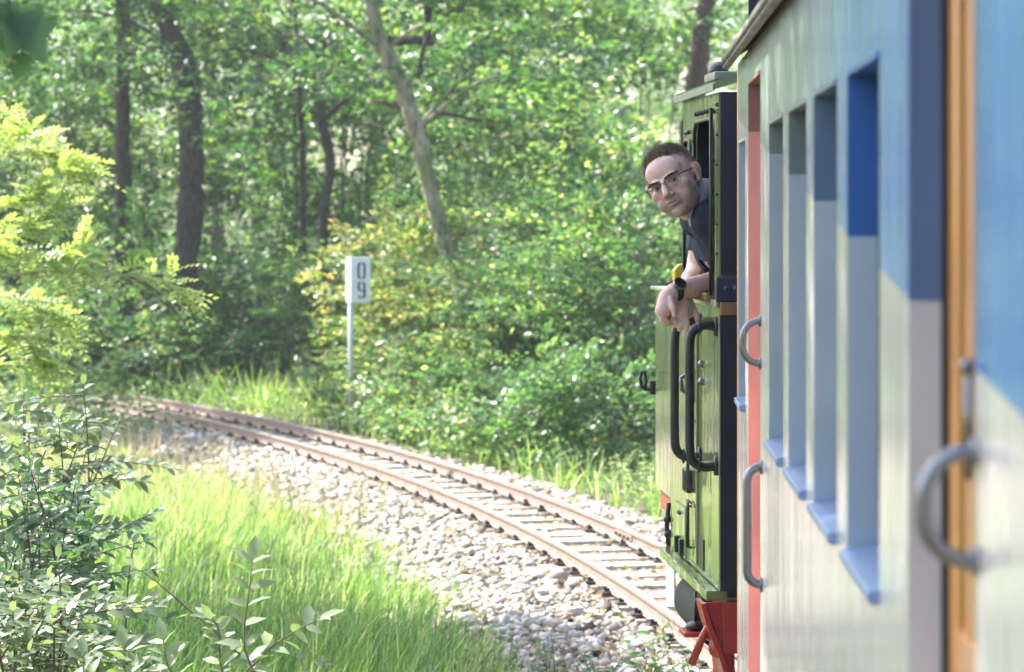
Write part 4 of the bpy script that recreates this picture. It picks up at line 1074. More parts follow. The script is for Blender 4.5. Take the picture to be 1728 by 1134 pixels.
def pinnate_tree():
    rng = np.random.default_rng(41)
    root = empty('pinnate_tree', (-7.0, 20.6, gz(-7.0, 20.6))); tag(root, 'sunlit yellow-green tree with feathery pinnate leaves at the left edge', 'tree')
    Y = 19.6; base = Vector((-7.0, 20.6, -.2))
    trunk_mesh('trunk', [base, Vector((-6.9, 20.5, 1.2)), Vector((-7.1, 20.6, 2.6)), Vector((-7.2, 20.7, 4.2))], [.12, .10, .08, .04], M['bark'], root, rng)
    br = [
        ([(-330, 520), (-160, 480), (0, 466), (100, 458), (190, 462), (262, 474), (300, 489)], .016, 0, 30),
        ([(90, 459), (122, 447), (140, 410)], .008, -.1, 10),
        ([(-300, 430), (-140, 380), (0, 350), (60, 330), (110, 290)], .014, .3, 36),
        ([(-300, 400), (-120, 300), (0, 262), (70, 258), (130, 282)], .014, .5, 36),
        ([(-260, 350), (-100, 260), (0, 240), (50, 232)], .012, .9, 26),
        ([(-300, 540), (-120, 560), (0, 560), (50, 585), (72, 610)], .013, .2, 34),
        ([(-280, 500), (-120, 505), (0, 505), (60, 520), (100, 545)], .012, .4, 32),
        ([(-280, 470), (-100, 420), (0, 400), (60, 380), (95, 350)], .012, .1, 34),
        ([(-280, 480), (-100, 450), (0, 430), (80, 440)], .012, -.2, 30),
        ([(-260, 300), (-150, 200), (-60, 150), (-20, 190)], .012, .5, 22),
        ([(-350, 560), (-200, 600), (-90, 640), (-20, 620)], .012, .5, 22),
        ([(-320, 420), (-220, 330), (-130, 320), (-70, 360)], .012, -.3, 26),
    ]
    Pl = []
    for pts, r, dy, nf in br:
        path = [PX(x, y, Y+dy+.02*i) for i, (x, y) in enumerate(pts)]
        P_, R_ = smooth_path(path, [r*(1-.8*i/(len(path)-1)) for i in range(len(path))], 6)
        V, Fc = tube_geo(P_, R_, 6); mesh('branch', V, Fc, M['twig_pale'], root, True, keep=True)
        n = len(P_)
        for f in range(int(nf*2.1)):
            i = min(n-2, int(n*(.28+.72*rng.uniform()))); p = P_[i].lerp(P_[i+1], rng.uniform())
            if VX+p.x/p.y*F < -45: continue
            d = (P_[i+1]-P_[i]).normalized()
            d = (d*.75+Vector((rng.normal(.1, .45), rng.normal(0, .6), rng.normal(.1, .42)))).normalized()
            up = Vector((rng.normal(0, .3), rng.normal(0, .3), 1)); W = d.cross(up).normalized(); U = W.cross(d).normalized()
            ln = rng.uniform(.18, .32); k = 7
            for j in range(k):
                t = (j+1)/k; q = p+d*ln*t-Vector((0, 0, 1))*ln*.22*t*t
                for sg in (-1, 1):
                    Pl.append((q[:], (d*.55+W*sg)[:], (U+Vector(rng.normal(0, .25, 3)))[:], .056*rng.uniform(.75, 1.15)*(1-.25*abs(t-.5)), np.clip(rng.normal(.5, .25), 0, 1)))
            Pl.append(((p+d*ln-Vector((0, 0, 1))*ln*.22)[:], d[:], U[:], .042, .5))
    A = [np.array([p[i] for p in Pl], float) for i in range(5)]
    leaves_mesh('foliage', A[0], A[1], A[2], A[3], A[4], M['leaf_bright'], 'leaflet', root)
pinnate_tree()

def oval_bush(name, label, spots, mat, seed, nst, size, cat='bush', group=None, hgt=(.5, 1.0), spread=.35, pairs=9, stem='twig', tint=(.45, .2), twigs=3, jit=.3):
    """shrub of upright stems: spots = list of (px, py, Y) the stem tips reach"""
    rng = np.random.default_rng(seed)
    c0 = PX(*spots[0]); g = gz(c0.x, c0.y)
    root = empty(name, (c0.x, c0.y, g)); tag(root, label, cat, group)
    Pl = []
    for k in range(nst):
        px, py, Y = spots[k % len(spots)]
        tip = PX(px+rng.normal(0, spread*60), py+rng.normal(0, spread*45), Y+rng.normal(0, .25))
        base = Vector((c0.x+rng.normal(0, .12), c0.y+rng.normal(0, .12), g-.05))
        mid = base.lerp(tip, .55)+Vector((rng.normal(0, .06), rng.normal(0, .06), .12))
        P_, R_ = smooth_path([base, mid, tip], [.007, .005, .0018], 8)
        V, Fc = tube_geo(P_, R_, 5); st_ = mesh('stem', V, Fc, M[stem], root, True, keep=True)
        n = len(P_)
        paths = [(P_, .35)]
        for tw in range(twigs):
            i = int(n*rng.uniform(.35, .9)); b = P_[i]; d = Vector((rng.normal(.25, .9), rng.normal(0, .9), rng.uniform(-.1, .4))).normalized()
            ln = rng.uniform(.16, .38); tp = [b+d*ln*t+Vector((0, 0, -.12*ln*t*t)) for t in np.linspace(0, 1, 6)]
            V, Fc = tube_geo(tp, [.003, .0027, .0024, .002, .0016, .0012], 5); mesh('twig', V, Fc, M[stem], st_, True, keep=True)
            paths.append((tp, .1))
        for pth, t0 in paths:
            m_ = len(pth); cnt = pairs if t0 > .2 else max(4, pairs*2//3)
            for j in range(cnt):
                u = (t0+(1-t0)*(j+.5)/cnt)*(m_-1); i = min(m_-2, int(u)); q = Vector(pth[i]).lerp(Vector(pth[i+1]), u-i); d = (Vector(pth[i+1])-Vector(pth[i])).normalized()
                az = rng.uniform(0, 6.28); W = d.cross(Vector((math.cos(az), math.sin(az), .3))).normalized()
                for sg in (-1, 1):
                    ld = W*sg*.9+d*.4; ld = Vector((ld.x, ld.y, ld.z*.35)).normalized(); U = Vector((0, 0, 1))+Vector(rng.normal(0, jit, 3))-Vector((0, .45, 0))
                    Pl.append((q[:], ld[:], U[:], size*rng.uniform(.6, 1.2), np.clip(rng.normal(*tint), 0, 1)))
            Pl.append((tuple(pth[-1]), (Vector(pth[-1])-Vector(pth[-2]))[:], (0, -.3, 1), size*.9, np.clip(rng.normal(*tint), 0, 1)))
    A = [np.array([p[i] for p in Pl], float) for i in range(5)]
    leaves_mesh('foliage', A[0], A[1], A[2], A[3], A[4], M[mat], 'oval', root, True)
    return root
GB = 'shrubs beside the camera'
oval_bush('shrub', 'bluish-leaved shrub at the left edge above the dark one', [(60, 680, 12.6), (130, 690, 12.6), (170, 720, 12.8), (20, 700, 12.4), (-50, 690, 12.5), (110, 760, 12.4)], 'leaf_pale', 51, 16, .068, group=GB, spread=.45, pairs=11, tint=(.3, .2), twigs=5)
oval_bush('shrub', 'dark green dense shrub with oval leaves at the left edge', [(50, 790, 11.2), (105, 805, 11.2), (130, 850, 11.3), (150, 885, 11.2), (10, 800, 11), (-50, 780, 11), (75, 880, 11.1), (20, 900, 11.1)], 'leaf_cool', 52, 14, .058, group=GB, spread=.4, pairs=12, tint=(.32, .18), twigs=6)
oval_bush('shrub', 'pale-leaved low shrub in the bottom left corner', [(30, 960, 10.2), (90, 950, 10.2), (130, 1000, 10.3), (60, 1040, 10), (-20, 980, 10), (110, 1070, 10.1), (20, 1080, 10)], 'leaf_pale', 53, 16, .062, group=GB, spread=.4, pairs=11, tint=(.35, .25), twigs=5)

def sprig(label, pts, Y, size, seed, pairs, tint=(.55, .22)):
    rng = np.random.default_rng(seed)
    path = [PX(x, y, Y+.03*i) for i, (x, y) in enumerate(pts)]
    lo = path[0]; g = gz(lo.x, lo.y); path = [Vector((lo.x-.05, lo.y, g-.05)), Vector((lo.x-.02, lo.y, (lo.z+g)/2))]+path
    root = empty('leafy_sprig', (path[0].x, path[0].y, g)); tag(root, label, 'shoot', 'pale leafy shoots in front of the grass')
    P_, R_ = smooth_path(path, [.005-.0035*i/(len(path)-1) for i in range(len(path))], 8)
    V, Fc = tube_geo(P_, R_, 6); mesh('stem', V, Fc, M['twig'], root, True, keep=True)
    n = len(P_); t0 = 16/n*.8; Pl = []
    for j in range(pairs):
        u = (t0+(1-t0)*(j+.6)/pairs)*(n-1); i = min(n-2, int(u)); q = P_[i].lerp(P_[i+1], u-i); d = (P_[i+1]-P_[i]).normalized()
        az = rng.normal(0, .8); W = Vector((math.cos(az), math.sin(az), 0)); W = (W-d*W.dot(d)).normalized()
        for sg in (-1, 1):
            ld = (W*sg+d*rng.uniform(.25, .7)).normalized(); U = Vector((0, -.55, 1))+Vector(rng.normal(0, .35, 3))
            Pl.append((q[:], ld[:], U[:], size*rng.uniform(.7, 1.2), np.clip(rng.normal(*tint), 0, 1)))
    Pl.append((P_[-1][:], (P_[-1]-P_[-2])[:], (0, -.4, 1), size, .6))
    A = [np.array([p[i] for p in Pl], float) for i in range(5)]
    for i in range(len(Pl)): leaves_mesh('leaf', *[A[c][i:i+1] for c in range(5)], M['leaf_pale'], 'oval', root, True)
SP = [('tallest upright shoot with pale paired leaves before the grass', [(432, 1180), (412, 1085), (420, 1000), (426, 945)], 8.55, .078, 61, 9),
      ('arching shoot with sparse pale leaves reaching left over the grass', [(440, 1170), (372, 1075), (320, 1030), (268, 985), (232, 958)], 8.75, .062, 62, 7),
      ('pale shoot leaning right with long leaves before the grass', [(400, 1180), (440, 1110), (490, 1070), (540, 1045)], 8.55, .08, 63, 9),
      ('low pale shoot at the bottom edge, second from the corner shrub', [(300, 1190), (282, 1120), (275, 1082)], 8.35, .078, 64, 5),
      ('low pale shoot at the bottom edge next to the corner shrub', [(225, 1190), (212, 1130), (208, 1092)], 8.35, .075, 65, 5),
      ('small shoot with a single yellow-green tuft at the bottom edge', [(150, 1190), (142, 1140), (140, 1105)], 8.25, .065, 66, 4),
      ('bushy pale shoot between the upright and the arching ones', [(385, 1190), (372, 1120), (368, 1060), (350, 1040)], 8.65, .06, 67, 11),
      ('short pale shoot right of the leaning one at the bottom edge', [(500, 1190), (512, 1140), (508, 1112)], 8.45, .035, 68, 4),
      ('small pale shoot rightmost at the bottom edge before the grass', [(556, 1190), (548, 1140), (545, 1118)], 8.45, .03, 69, 3),
      ('dark little shoot standing alone in the grass edge', [(215, 1000), (222, 940), (228, 912)], 11.5, .04, 70, 5)]
for a in SP: sprig(a[0], a[1], a[2], a[3], a[4], a[5], (.2, .1) if 'dark' in a[0] else (.55, .22))

# weeds along the ballast beside the train
def weed(label, px, py, Y, size, seed, mat='leaf_bush', n=26, h=.22, tint=(.6, .2)):
    rng = np.random.default_rng(seed); c = PX(px, py, Y); g = min(-.1, gz(c.x, c.y)+.1)
    root = empty('weed', (c.x, c.y, g)); tag(root, label, 'weed', 'weeds beside the train')
    Pl = []; mb = MB()
    for k in range(n//4):
        d = Vector((rng.normal(0, .5), rng.normal(0, .5), 1)).normalized(); ln = h*rng.uniform(.6, 1.2); b = Vector((c.x+rng.normal(0, .03), c.y+rng.normal(0, .03), g-.02))
        tp = [b+d*ln*t for t in (0, .5, 1)]; mb.tube(tp, [.003, .0025, .001], 5)
        for j in range(5):
            q = b+d*ln*(.3+.17*j); az = rng.uniform(0, 6.28)
            Pl.append((q[:], (math.cos(az), math.sin(az), .25), (rng.normal(0, .3), rng.normal(-.2, .3), 1), size*rng.uniform(.6, 1.2), np.clip(rng.normal(*tint), 0, 1)))
    mb.build('stem', M['twig'], root, True, keep=True)
    A = [np.array([p[i] for p in Pl], float) for i in range(5)]
    leaves_mesh('foliage', A[0], A[1], A[2], A[3], A[4], M[mat], 'oval', root, True)
weed('broad-leaved weed at the bottom edge left of the red steps', 1100, 1110, 14.0, .075, 71, n=44, h=.26)
weed('weed at the bottom edge in the middle of the ballast shoulder', 1010, 1120, 14.1, .065, 72, n=40, h=.22)
weed('leafy weed at the end of the grass by the ballast', 930, 1115, 14.3, .06, 73, n=40, h=.22)
weed('weed close under the red step bar', 1165, 1100, 14.2, .06, 74, n=36, h=.2)
weed('yellow-green sprout growing beside the locomotive tank', 1078, 800, 24.0, .075, 75, 'leaf_bright', 30, .42, (.5, .2))
weed('small sprout growing against the near rail', 1118, 1040, 15.6, .045, 76, n=16, h=.14)
weed('low weed between the rails beyond the joint', 760, 790, 25.6, .05, 77, n=24, h=.16)
weed('low weed left of the near rail, in the pale ballast', 900, 985, 17.2, .045, 78, n=20, h=.14)

# overhanging tree beside the camera, its leaves in the top left corner
def lobed_tree():
    rng = np.random.default_rng(81)
    root = empty('overhanging_tree', (-2.9, 5.6, -.25)); tag(root, 'tree whose big dark lobed leaves hang into the top left corner', 'tree')
    trunk_mesh('trunk', [(-2.9, 5.6, -.3), (-2.85, 5.55, 1.5), (-2.7, 5.5, 3.2), (-2.8, 5.5, 5.2)], [.13, .11, .09, .05], M['bark'], root, rng)
    Pl = []
    for pth, nl in (([(-2.7, 5.5, 2.9), (-1.9, 5.2, 2.85), (-1.25, 5.0, 2.72), (-1.03, 4.95, 2.52), (-1.005, 4.95, 2.36)], 22), ([(-2.7, 5.5, 3.0), (-1.8, 5.0, 2.95), (-1.2, 4.8, 2.7), (-1.04, 4.75, 2.55)], 14)):
        P_, R_ = smooth_path(pth, [.02, .012, .007, .004, .002][:len(pth)], 6)
        V, Fc = tube_geo(P_, R_, 6); mesh('branch', V, Fc, M['twig'], root, True, keep=True)
        for j in range(nl):
            i = int(len(P_)*(.5+.5*rng.uniform()))-1; q = P_[i]+Vector(rng.normal(0, .012, 3))
            Pl.append((q[:], (rng.normal(0, .4), rng.normal(0, .4), -.8), (rng.normal(.2, .5), -1+rng.normal(0, .4), .2), .10*rng.uniform(.6, 1.05), rng.uniform(.2, .7)))
    A = [np.array([p[i] for p in Pl], float) for i in range(5)]
    leaves_mesh('foliage', A[0], A[1], A[2], A[3], A[4], M['leaf_bush'], 'lobed', root)
lobed_tree()

# two tall trees left of the train, above the frame: they shade the train and the near grass
def shade_tree(label, bx, by, foot, z, r, seed, nsp):
    """foot: the place on the ground its crown's shade is to reach"""
    rng = np.random.default_rng(seed); g = gz(bx, by)
    root = empty('trackside_tree', (bx, by, g)); tag(root, label, 'tree', 'tall trees left of the train')
    c = (foot[0]+sun_dir.x/sun_dir.z*z, foot[1]+sun_dir.y/sun_dir.z*z, z)
    trunk_mesh('trunk', [(bx, by, g-.1), (bx+.1, by, 2), (bx+(c[0]-bx)*.3, by+(c[1]-by)*.3, 4.5), (c[0], c[1], c[2])], [.2, .16, .13, .05], M['bark'], root, rng)
    foliage('crown', rng, c, r, 40, .22, nsp, 20, .42, .11, M['leaf_forest'], root, shell=.05)
shade_tree('tall tree left of the near grass, its crown above the picture', -8.6, 19.0, (-1.4, 15.2), 7.4, (1.15, 2.0, .7), 91, 1100)
shade_tree('tall tree left of the locomotive, its crown above the picture', -5.4, 12.6, (1.55, 9.3), 7.2, (.85, 1.6, .8), 92, 520)
shade_tree('tall tree left of the carriage, its crown above the picture', -5.0, 7.2, (1.8, 4.2), 7.0, (1.5, 4.2, .9), 93, 1700)
shade_tree('tall tree left of the far bend, its crown above the picture', -10.6, 35, (-4.5, 31.0), 7.6, (1.9, 3.6, .8), 94, 900)
# ------------------------------------------------------------------ the engine driver leaning out of the cab
def remesh_obj(name, mb, voxel, smooth_it, parent, mat=None):
    o = mb.build(name, mat)
    m = o.modifiers.new('r', 'REMESH'); m.mode = 'VOXEL'; m.voxel_size = voxel; m.use_smooth_shade = True
    if smooth_it:
        s_ = o.modifiers.new('s', 'SMOOTH'); s_.factor = .5; s_.iterations = smooth_it
    dg = bpy.context.evaluated_depsgraph_get(); dg.update()
    me = bpy.data.meshes.new_from_object(o.evaluated_get(dg))
    o.modifiers.clear(); old = o.data; o.data = me; bpy.data.meshes.remove(old); me.name = name
    if mat and not me.materials: me.materials.append(mat)
    me.polygons.foreach_set('use_smooth', [True]*len(me.polygons))
    child(o, parent); return o

def sweep(mb, pts, radii, step=.35):
    """overlapping balls along a joint chain"""
    for i in range(len(pts)-1):
        a, b = Vector(pts[i]), Vector(pts[i+1]); L = (b-a).length; n = max(2, int(L/(min(radii[i], radii[i+1])*step))+1)
        for k in range(n+1):
            t = k/n; mb.ball(a.lerp(b, t), radii[i]*(1-t)+radii[i+1]*t, 12, 8)

M['skin_lid'] = simple('eyelid_skin', (.36, .21, .17), .5)
person = empty('person', (1.15, 10.1, .905)); tag(person, 'man in glasses and navy T-shirt leaning out of the locomotive cab, arms crossed', 'person')
HC = PX(1138, 308, 9.88); HS = 1.0
HR = Matrix.Rotation(math.radians(-29), 3, 'Y') @ Matrix.Rotation(math.radians(-22), 3, 'Z') @ Matrix.Rotation(math.radians(-6), 3, 'X')
def hd(p): return HC+HR @ Vector((p[0]*1.09, p[1], p[2]))
HRi = HR.inverted()
body = MB()
def hball(c, r, seg=16, rings=12):
    t = MB().ball((0, 0, 0), r, seg, rings)
    body.add([hd(Vector(c)+Vector(v)) for v in t.V], t.F)
hball((0, .018, .034), (.077, .095, .083), 28, 18)
hball((0, -.022, -.028), (.067, .073, .082), 28, 18)
hball((0, -.028, -.072), (.060, .058, .045), 20, 14)
hball((0, -.072, -.098), (.027, .022, .020))
hball((0, -.045, .045), (.061, .046, .052), 20, 14)
for s in (-1, 1):
    hball((s*.030, -.084, .018), (.026, .013, .0095))
    hball((s*.046, -.058, -.022), (.021, .026, .022))
    hball((s*.0125, -.101, -.037), (.0085, .010, .008))
    hball((s*.079, .014, .002), (.008, .021, .032)); hball((s*.083, .022, .010), (.009, .013, .022)); hball((s*.077, .006, -.024), (.007, .009, .012))
    hball((s*.036, -.062, -.058), (.024, .026, .028))
    hball((s*.050, -.005, -.062), (.012, .030, .03))
for k in range(7):
    t = k/6; hball((0, -.091-.029*t, .012-.045*t), (.0075+.0045*t, .010, .009))
hball((0, -.079, -.060), (.032, .024, .026))
hball((0, -.100, -.060), (.020, .0075, .0048)); hball((0, -.098, -.0705), (.017, .0075, .0052))
# neck, torso, legs
sweep(body, [hd((0, .03, -.06)), (.262, 9.95, 2.16), (.335, 10.01, 2.11)], [.056, .060, .066])
LS, RS = Vector((.318, 9.855, 2.105)), Vector((.330, 10.20, 2.095))
LE, LW = Vector((.405, 9.955, 1.905)), PX(1138, 491, 9.80)
RE, RW = PX(1176, 458, 10.20), PX(1152, 505, 9.885)
sweep(body, [LS, RS], [.058, .058])
for (c, r) in (((.40, 10.03, 2.03), (.12, .165, .12)), ((.52, 10.04, 1.92), (.13, .155, .13)), ((.66, 10.05, 1.80), (.14, .16, .14)), ((.78, 10.06, 1.70), (.14, .165, .13))):
    body.ball(c, r, 20, 14)
for dy in (-.09, .09):
    sweep(body, [(.80, 10.06+dy, 1.68), (.76, 10.06+dy*1.3, 1.32), (.92, 10.06+dy*1.3, 1.0)], [.085, .06, .045])
    sweep(body, [(.93, 10.06+dy*1.3, .96), (.80, 10.06+dy*1.4, .945)], [.042, .038])
# arms
sweep(body, [LS, LS.lerp(LE, .5), LE], [.056, .050, .041], .25)
sweep(body, [LE, LE.lerp(LW, .3), LE.lerp(LW, .75), LW], [.041, .043, .034, .029], .25)
sweep(body, [RS, RS.lerp(RE, .5), RE], [.054, .048, .040], .25)
sweep(body, [RE, RE.lerp(RW, .3), RE.lerp(RW, .75), RW], [.040, .042, .033, .028], .25)
def q(x, y, Y): return PX(x, y, Y)
# left hand, drooping from the wrist with the fingers curled back underneath
sweep(body, [LW, q(1126, 503, 9.78), q(1119, 524, 9.76)], [.028, .031, .028], .2)
sweep(body, [LW, q(1130, 508, 9.80), q(1124, 524, 9.80)], [.027, .027, .023], .2)
for i, (k0, k1, k2, dy) in enumerate((((1116, 526), (1117, 540), (1127, 543), -.012), ((1117, 528), (1120, 544), (1131, 546), .008), ((1119, 529), (1124, 545), (1134, 545), .027), ((1121, 528), (1128, 541), (1137, 540), .044))):
    sweep(body, [q(*k0, 9.765+dy), q(*k1, 9.76+dy), q(*k2, 9.765+dy)], [.0115, .0098, .0085], .25)
sweep(body, [q(1131, 505, 9.755), q(1136, 520, 9.735), q(1138, 532, 9.735)], [.0125, .0105, .009], .25)
# right hand, hanging under the left wrist, fingers down
sweep(body, [RW, q(1152, 517, 9.83), q(1150, 530, 9.80)], [.028, .031, .026], .2)
sweep(body, [RW, q(1160, 516, 9.85), q(1158, 528, 9.82)], [.026, .027, .022], .2)
for pts, r in ((((1158, 530), (1159, 548), (1157, 567)), .0098), (((1151, 533), (1149, 549), (1146, 556)), .0102), (((1145, 532), (1141, 545), (1138, 549)), .010), (((1140, 528), (1135, 539), (1133, 544)), .0092)):
    sweep(body, [q(pts[0][0], pts[0][1], 9.80), q(pts[1][0], pts[1][1], 9.775), q(pts[2][0], pts[2][1], 9.785)], [r*1.15, r, r*.82], .25)
sweep(body, [q(1165, 515, 9.85), q(1174, 528, 9.83), q(1180, 549, 9.82)], [.0135, .011, .0085], .25)

def skin_mat():
    m, nt, b = new_mat('skin')
    at = nt.nodes.new('ShaderNodeAttribute'); at.attribute_name = 'tone'
    n = noise(nt, 90, 3); mx = nt.nodes.new('ShaderNodeMix'); mx.data_type = 'RGBA'; mx.blend_type = 'MULTIPLY'; mx.inputs[0].default_value = 1
    r = ramp(nt, n.outputs[0], [(.3, (.88, .86, .85)), (.7, (1.06, 1.05, 1.05))])
    nt.links.new(at.outputs['Color'], mx.inputs[6]); nt.links.new(r.outputs[0], mx.inputs[7]); nt.links.new(mx.outputs[2], b.inputs['Base Color'])
    b.inputs['Roughness'].default_value = .48; b.inputs['Subsurface Weight'].default_value = .18; b.inputs['Subsurface Radius'].default_value = (1, .3, .15); b.inputs['Subsurface Scale'].default_value = .008
    return m
M['skin'] = skin_mat()
M['tshirt'] = simple('navy_cloth', (.022, .032, .055), .85, var=.25, scale=14, bmp=.004)
M['grey_cloth'] = simple('grey_cloth', (.36, .37, .43), .9, var=.15, scale=18, bmp=.004)
M['trousers'] = simple('dark_trousers', (.03, .03, .035), .9)
M['hair'] = simple('hair', (.30, .235, .205), .6, var=.5, scale=60)
M['brow'] = simple('brow_hair', (.05, .035, .03), .6)
M['eye_white'] = simple('eye_white', (.42, .38, .36), .2, var=.03)
M['eye_dark'] = simple('eye_iris', (.03, .025, .02), .15, var=.1)
bo = remesh_obj('body', body, .0034, 3, person, M['skin'])
me = bo.data; nv = len(me.vertices); co = np.empty(nv*3, np.float32); me.vertices.foreach_get('co', co); co = co.reshape(-1, 3).astype(float)
Ri = np.array(HRi); loc = (co-np.array(HC[:])) @ Ri.T / np.array([1.09, 1, 1])
# eye sockets, mouth line
for s in (-1, 1):
    d = np.linalg.norm((loc-np.array([s*.031, -.088, .001]))*np.array([.75, .8, 1.25]), axis=1)
    loc[:, 1] += .0085*np.exp(-(d/.012)**2)*(loc[:, 1] < -.04)
ml = (np.abs(loc[:, 0]) < .026) & (loc[:, 1] < -.07)
loc[:, 1] += np.where(ml, .004*np.exp(-((loc[:, 2]+.0665-6.0*loc[:, 0]**2)/.0022)**2), 0)
ishead = (np.linalg.norm(loc*np.array([1, .9, .8]), axis=1) < .125)
co2 = (loc*np.array([1.09, 1, 1])) @ np.array(HR).T + np.array(HC[:])
co[ishead] = co2[ishead]
me.vertices.foreach_set('co', co.astype(np.float32).reshape(-1))
tone = np.tile(np.array([.74, .485, .415]), (nv, 1))
def blend(mask, c):
    global tone
    m_ = np.clip(mask, 0, 1)[:, None]*ishead[:, None]; tone = tone*(1-m_)+np.array(c)*m_
st_ = np.clip((-.036-loc[:, 2])/.018, 0, 1)*np.clip((.02-loc[:, 1])/.03, 0, 1)*np.clip((loc[:, 2]+.16)/.03, 0, 1)
blend(.60*st_, (.25, .18, .165))
mu = np.exp(-((loc[:, 2]+.050)/.009)**2-(loc[:, 0]/.03)**4)*(loc[:, 1] < -.06); blend(.62*mu, (.19, .135, .13))
lip = np.exp(-((loc[:, 2]+.0655)/.0085)**2-(loc[:, 0]/.021)**4)*(loc[:, 1] < -.08); blend(.7*lip, (.36, .16, .14))
ear = np.clip((np.abs(loc[:, 0])-.070)/.006, 0, 1)*(np.abs(loc[:, 2]) < .045)*(loc[:, 1] > -.02); blend(.5*ear, (.64, .30, .24))
nose = np.exp(-(np.linalg.norm((loc-np.array([0, -.115, -.03])), axis=1)/.018)**2); blend(.35*nose, (.52, .25, .19))
cheek = sum(np.exp(-(np.linalg.norm(loc-np.array([s*.045, -.075, -.025]), axis=1)/.022)**2) for s in (-1, 1)); blend(.35*cheek, (.53, .26, .20))
sock = sum(np.exp(-(np.linalg.norm((loc-np.array([s*.031, -.085, .002]))*np.array([.8, 1, 1.3]), axis=1)/.015)**2) for s in (-1, 1)); blend(.4*sock, (.30, .16, .13))
tat = np.exp(-(np.linalg.norm(co-np.array(RE.lerp(RW, .35)[:])+np.array([.02, .03, -.02]), axis=1)/.035)**2); tone = tone*(1-.3*tat[:, None])+np.array([.16, .14, .16])*.3*tat[:, None]
a = me.attributes.new('tone', 'FLOAT_COLOR', 'POINT'); a.data.foreach_set('color', np.concatenate([tone, np.ones((nv, 1))], 1).astype(np.float32).reshape(-1))
# eyes
for s in (-1, 1):
    t = MB().ball((0, 0, 0), .0118, 14, 10); e = mesh('eye', [hd(Vector((s*.031, -.0795, .0005))+Vector(v)) for v in t.V], t.F, M['eye_white'], person, True, keep=True)
    gz_ = Vector((.30*1, -1, .0)).normalized()       # looks towards the camera, against the turn of the head
    gz_ = (HRi @ (Vector((0, 0, H))-HC).normalized())
    t = MB().ball((0, 0, 0), .0062, 12, 8); mesh('iris', [hd(Vector((s*.031, -.0795, .0005))+gz_*.0078+Vector(v)) for v in t.V], t.F, M['eye_dark'], e, True, keep=True)
    t = MB()   # upper lid
    pts = [Vector((s*.031+.0145*math.cos(a_), -.0925+.004*abs(math.cos(a_)), .0035+.004*math.sin(a_))) for a_ in np.linspace(math.pi*.98, .02*math.pi, 8)]
    V, Fc = tube_geo([hd(p) for p in pts], .003, 6); mesh('eyelid', V, Fc, M['skin_lid'] if 'skin_lid' in M else M['hair'], e, True, keep=True)
# hair: cap plus short strands
rng = np.random.default_rng(17)
def scalp(v):   # is this direction (unit, local) under hair
    x, y, z = v
    front = .52+.10*x*x*0
    lim = np.interp(y, [-1, -.55, -.15, .15, 1], [.66, .55, .02, -.32, -.55])
    return z > lim
cap = MB(); t = MB().ball((0, 0, 0), 1, 44, 30)
keepi = {}; Vc = []
for i, v in enumerate(t.V):
    if scalp(v) and v[2] > .30+.25*abs(v[0]): keepi[i] = len(Vc); Vc.append(hd((v[0]*.0795, .018+v[1]*.0975, .035+v[2]*.0855+.003*max(0, v[2]))))
mesh_h = mesh('hair', Vc, [tuple(keepi[i] for i in f) for f in t.F if all(i in keepi for i in f)], M['hair'], person, True, keep=True)
Vs = []; Fs = []
d = unit(rng.normal(0, 1, (19000, 3))); d = d[[scalp(v) for v in d]]
for v in d:
    p = np.array([v[0]*.0795, .018+v[1]*.0975, .035+v[2]*.0865]); topness = np.clip((v[2]-.35)/.5, 0, 1)
    ln = .005+.017*topness*(1.0-.3*v[1])*rng.uniform(.6, 1.25); g_ = v*np.array([1, 1, 1])+np.array([.0, -.75*topness, .25*topness])+rng.normal(0, .25, 3); g_ = g_/np.linalg.norm(g_)
    w_ = np.cross(g_, rng.normal(0, 1, 3)); w_ = w_/np.linalg.norm(w_)*.0011
    b0 = len(Vs); Vs += [hd(p-w_), hd(p+w_), hd(p+g_*ln)]; Fs.append((b0, b0+1, b0+2))
so_ = mesh('strands', Vs, Fs, M['hair'], mesh_h, keep=True); so_['kind'] = 'stuff'
for s in (-1, 1):
    Vs = []; Fs = []
    for k in range(260):
        u = rng.uniform(-1, 1); p = Vector((s*.031+u*.022, -.1005+.007*u*u+.010*max(0, s*u), .0190+.0035*s*u-.007*max(0, s*u)**2+rng.normal(0, .0016))); g_ = Vector((s*.8, -.25, .15+rng.normal(0, .3))).normalized(); w_ = Vector((0, .3, 1)).cross(g_).normalized()*.0012
        b0 = len(Vs); Vs += [hd(p-w_), hd(p+w_), hd(p+g_*.008)]; Fs.append((b0, b0+1, b0+2))
    eb = mesh('eyebrow', Vs, Fs, M['brow'], person, keep=True); eb['kind'] = 'stuff'
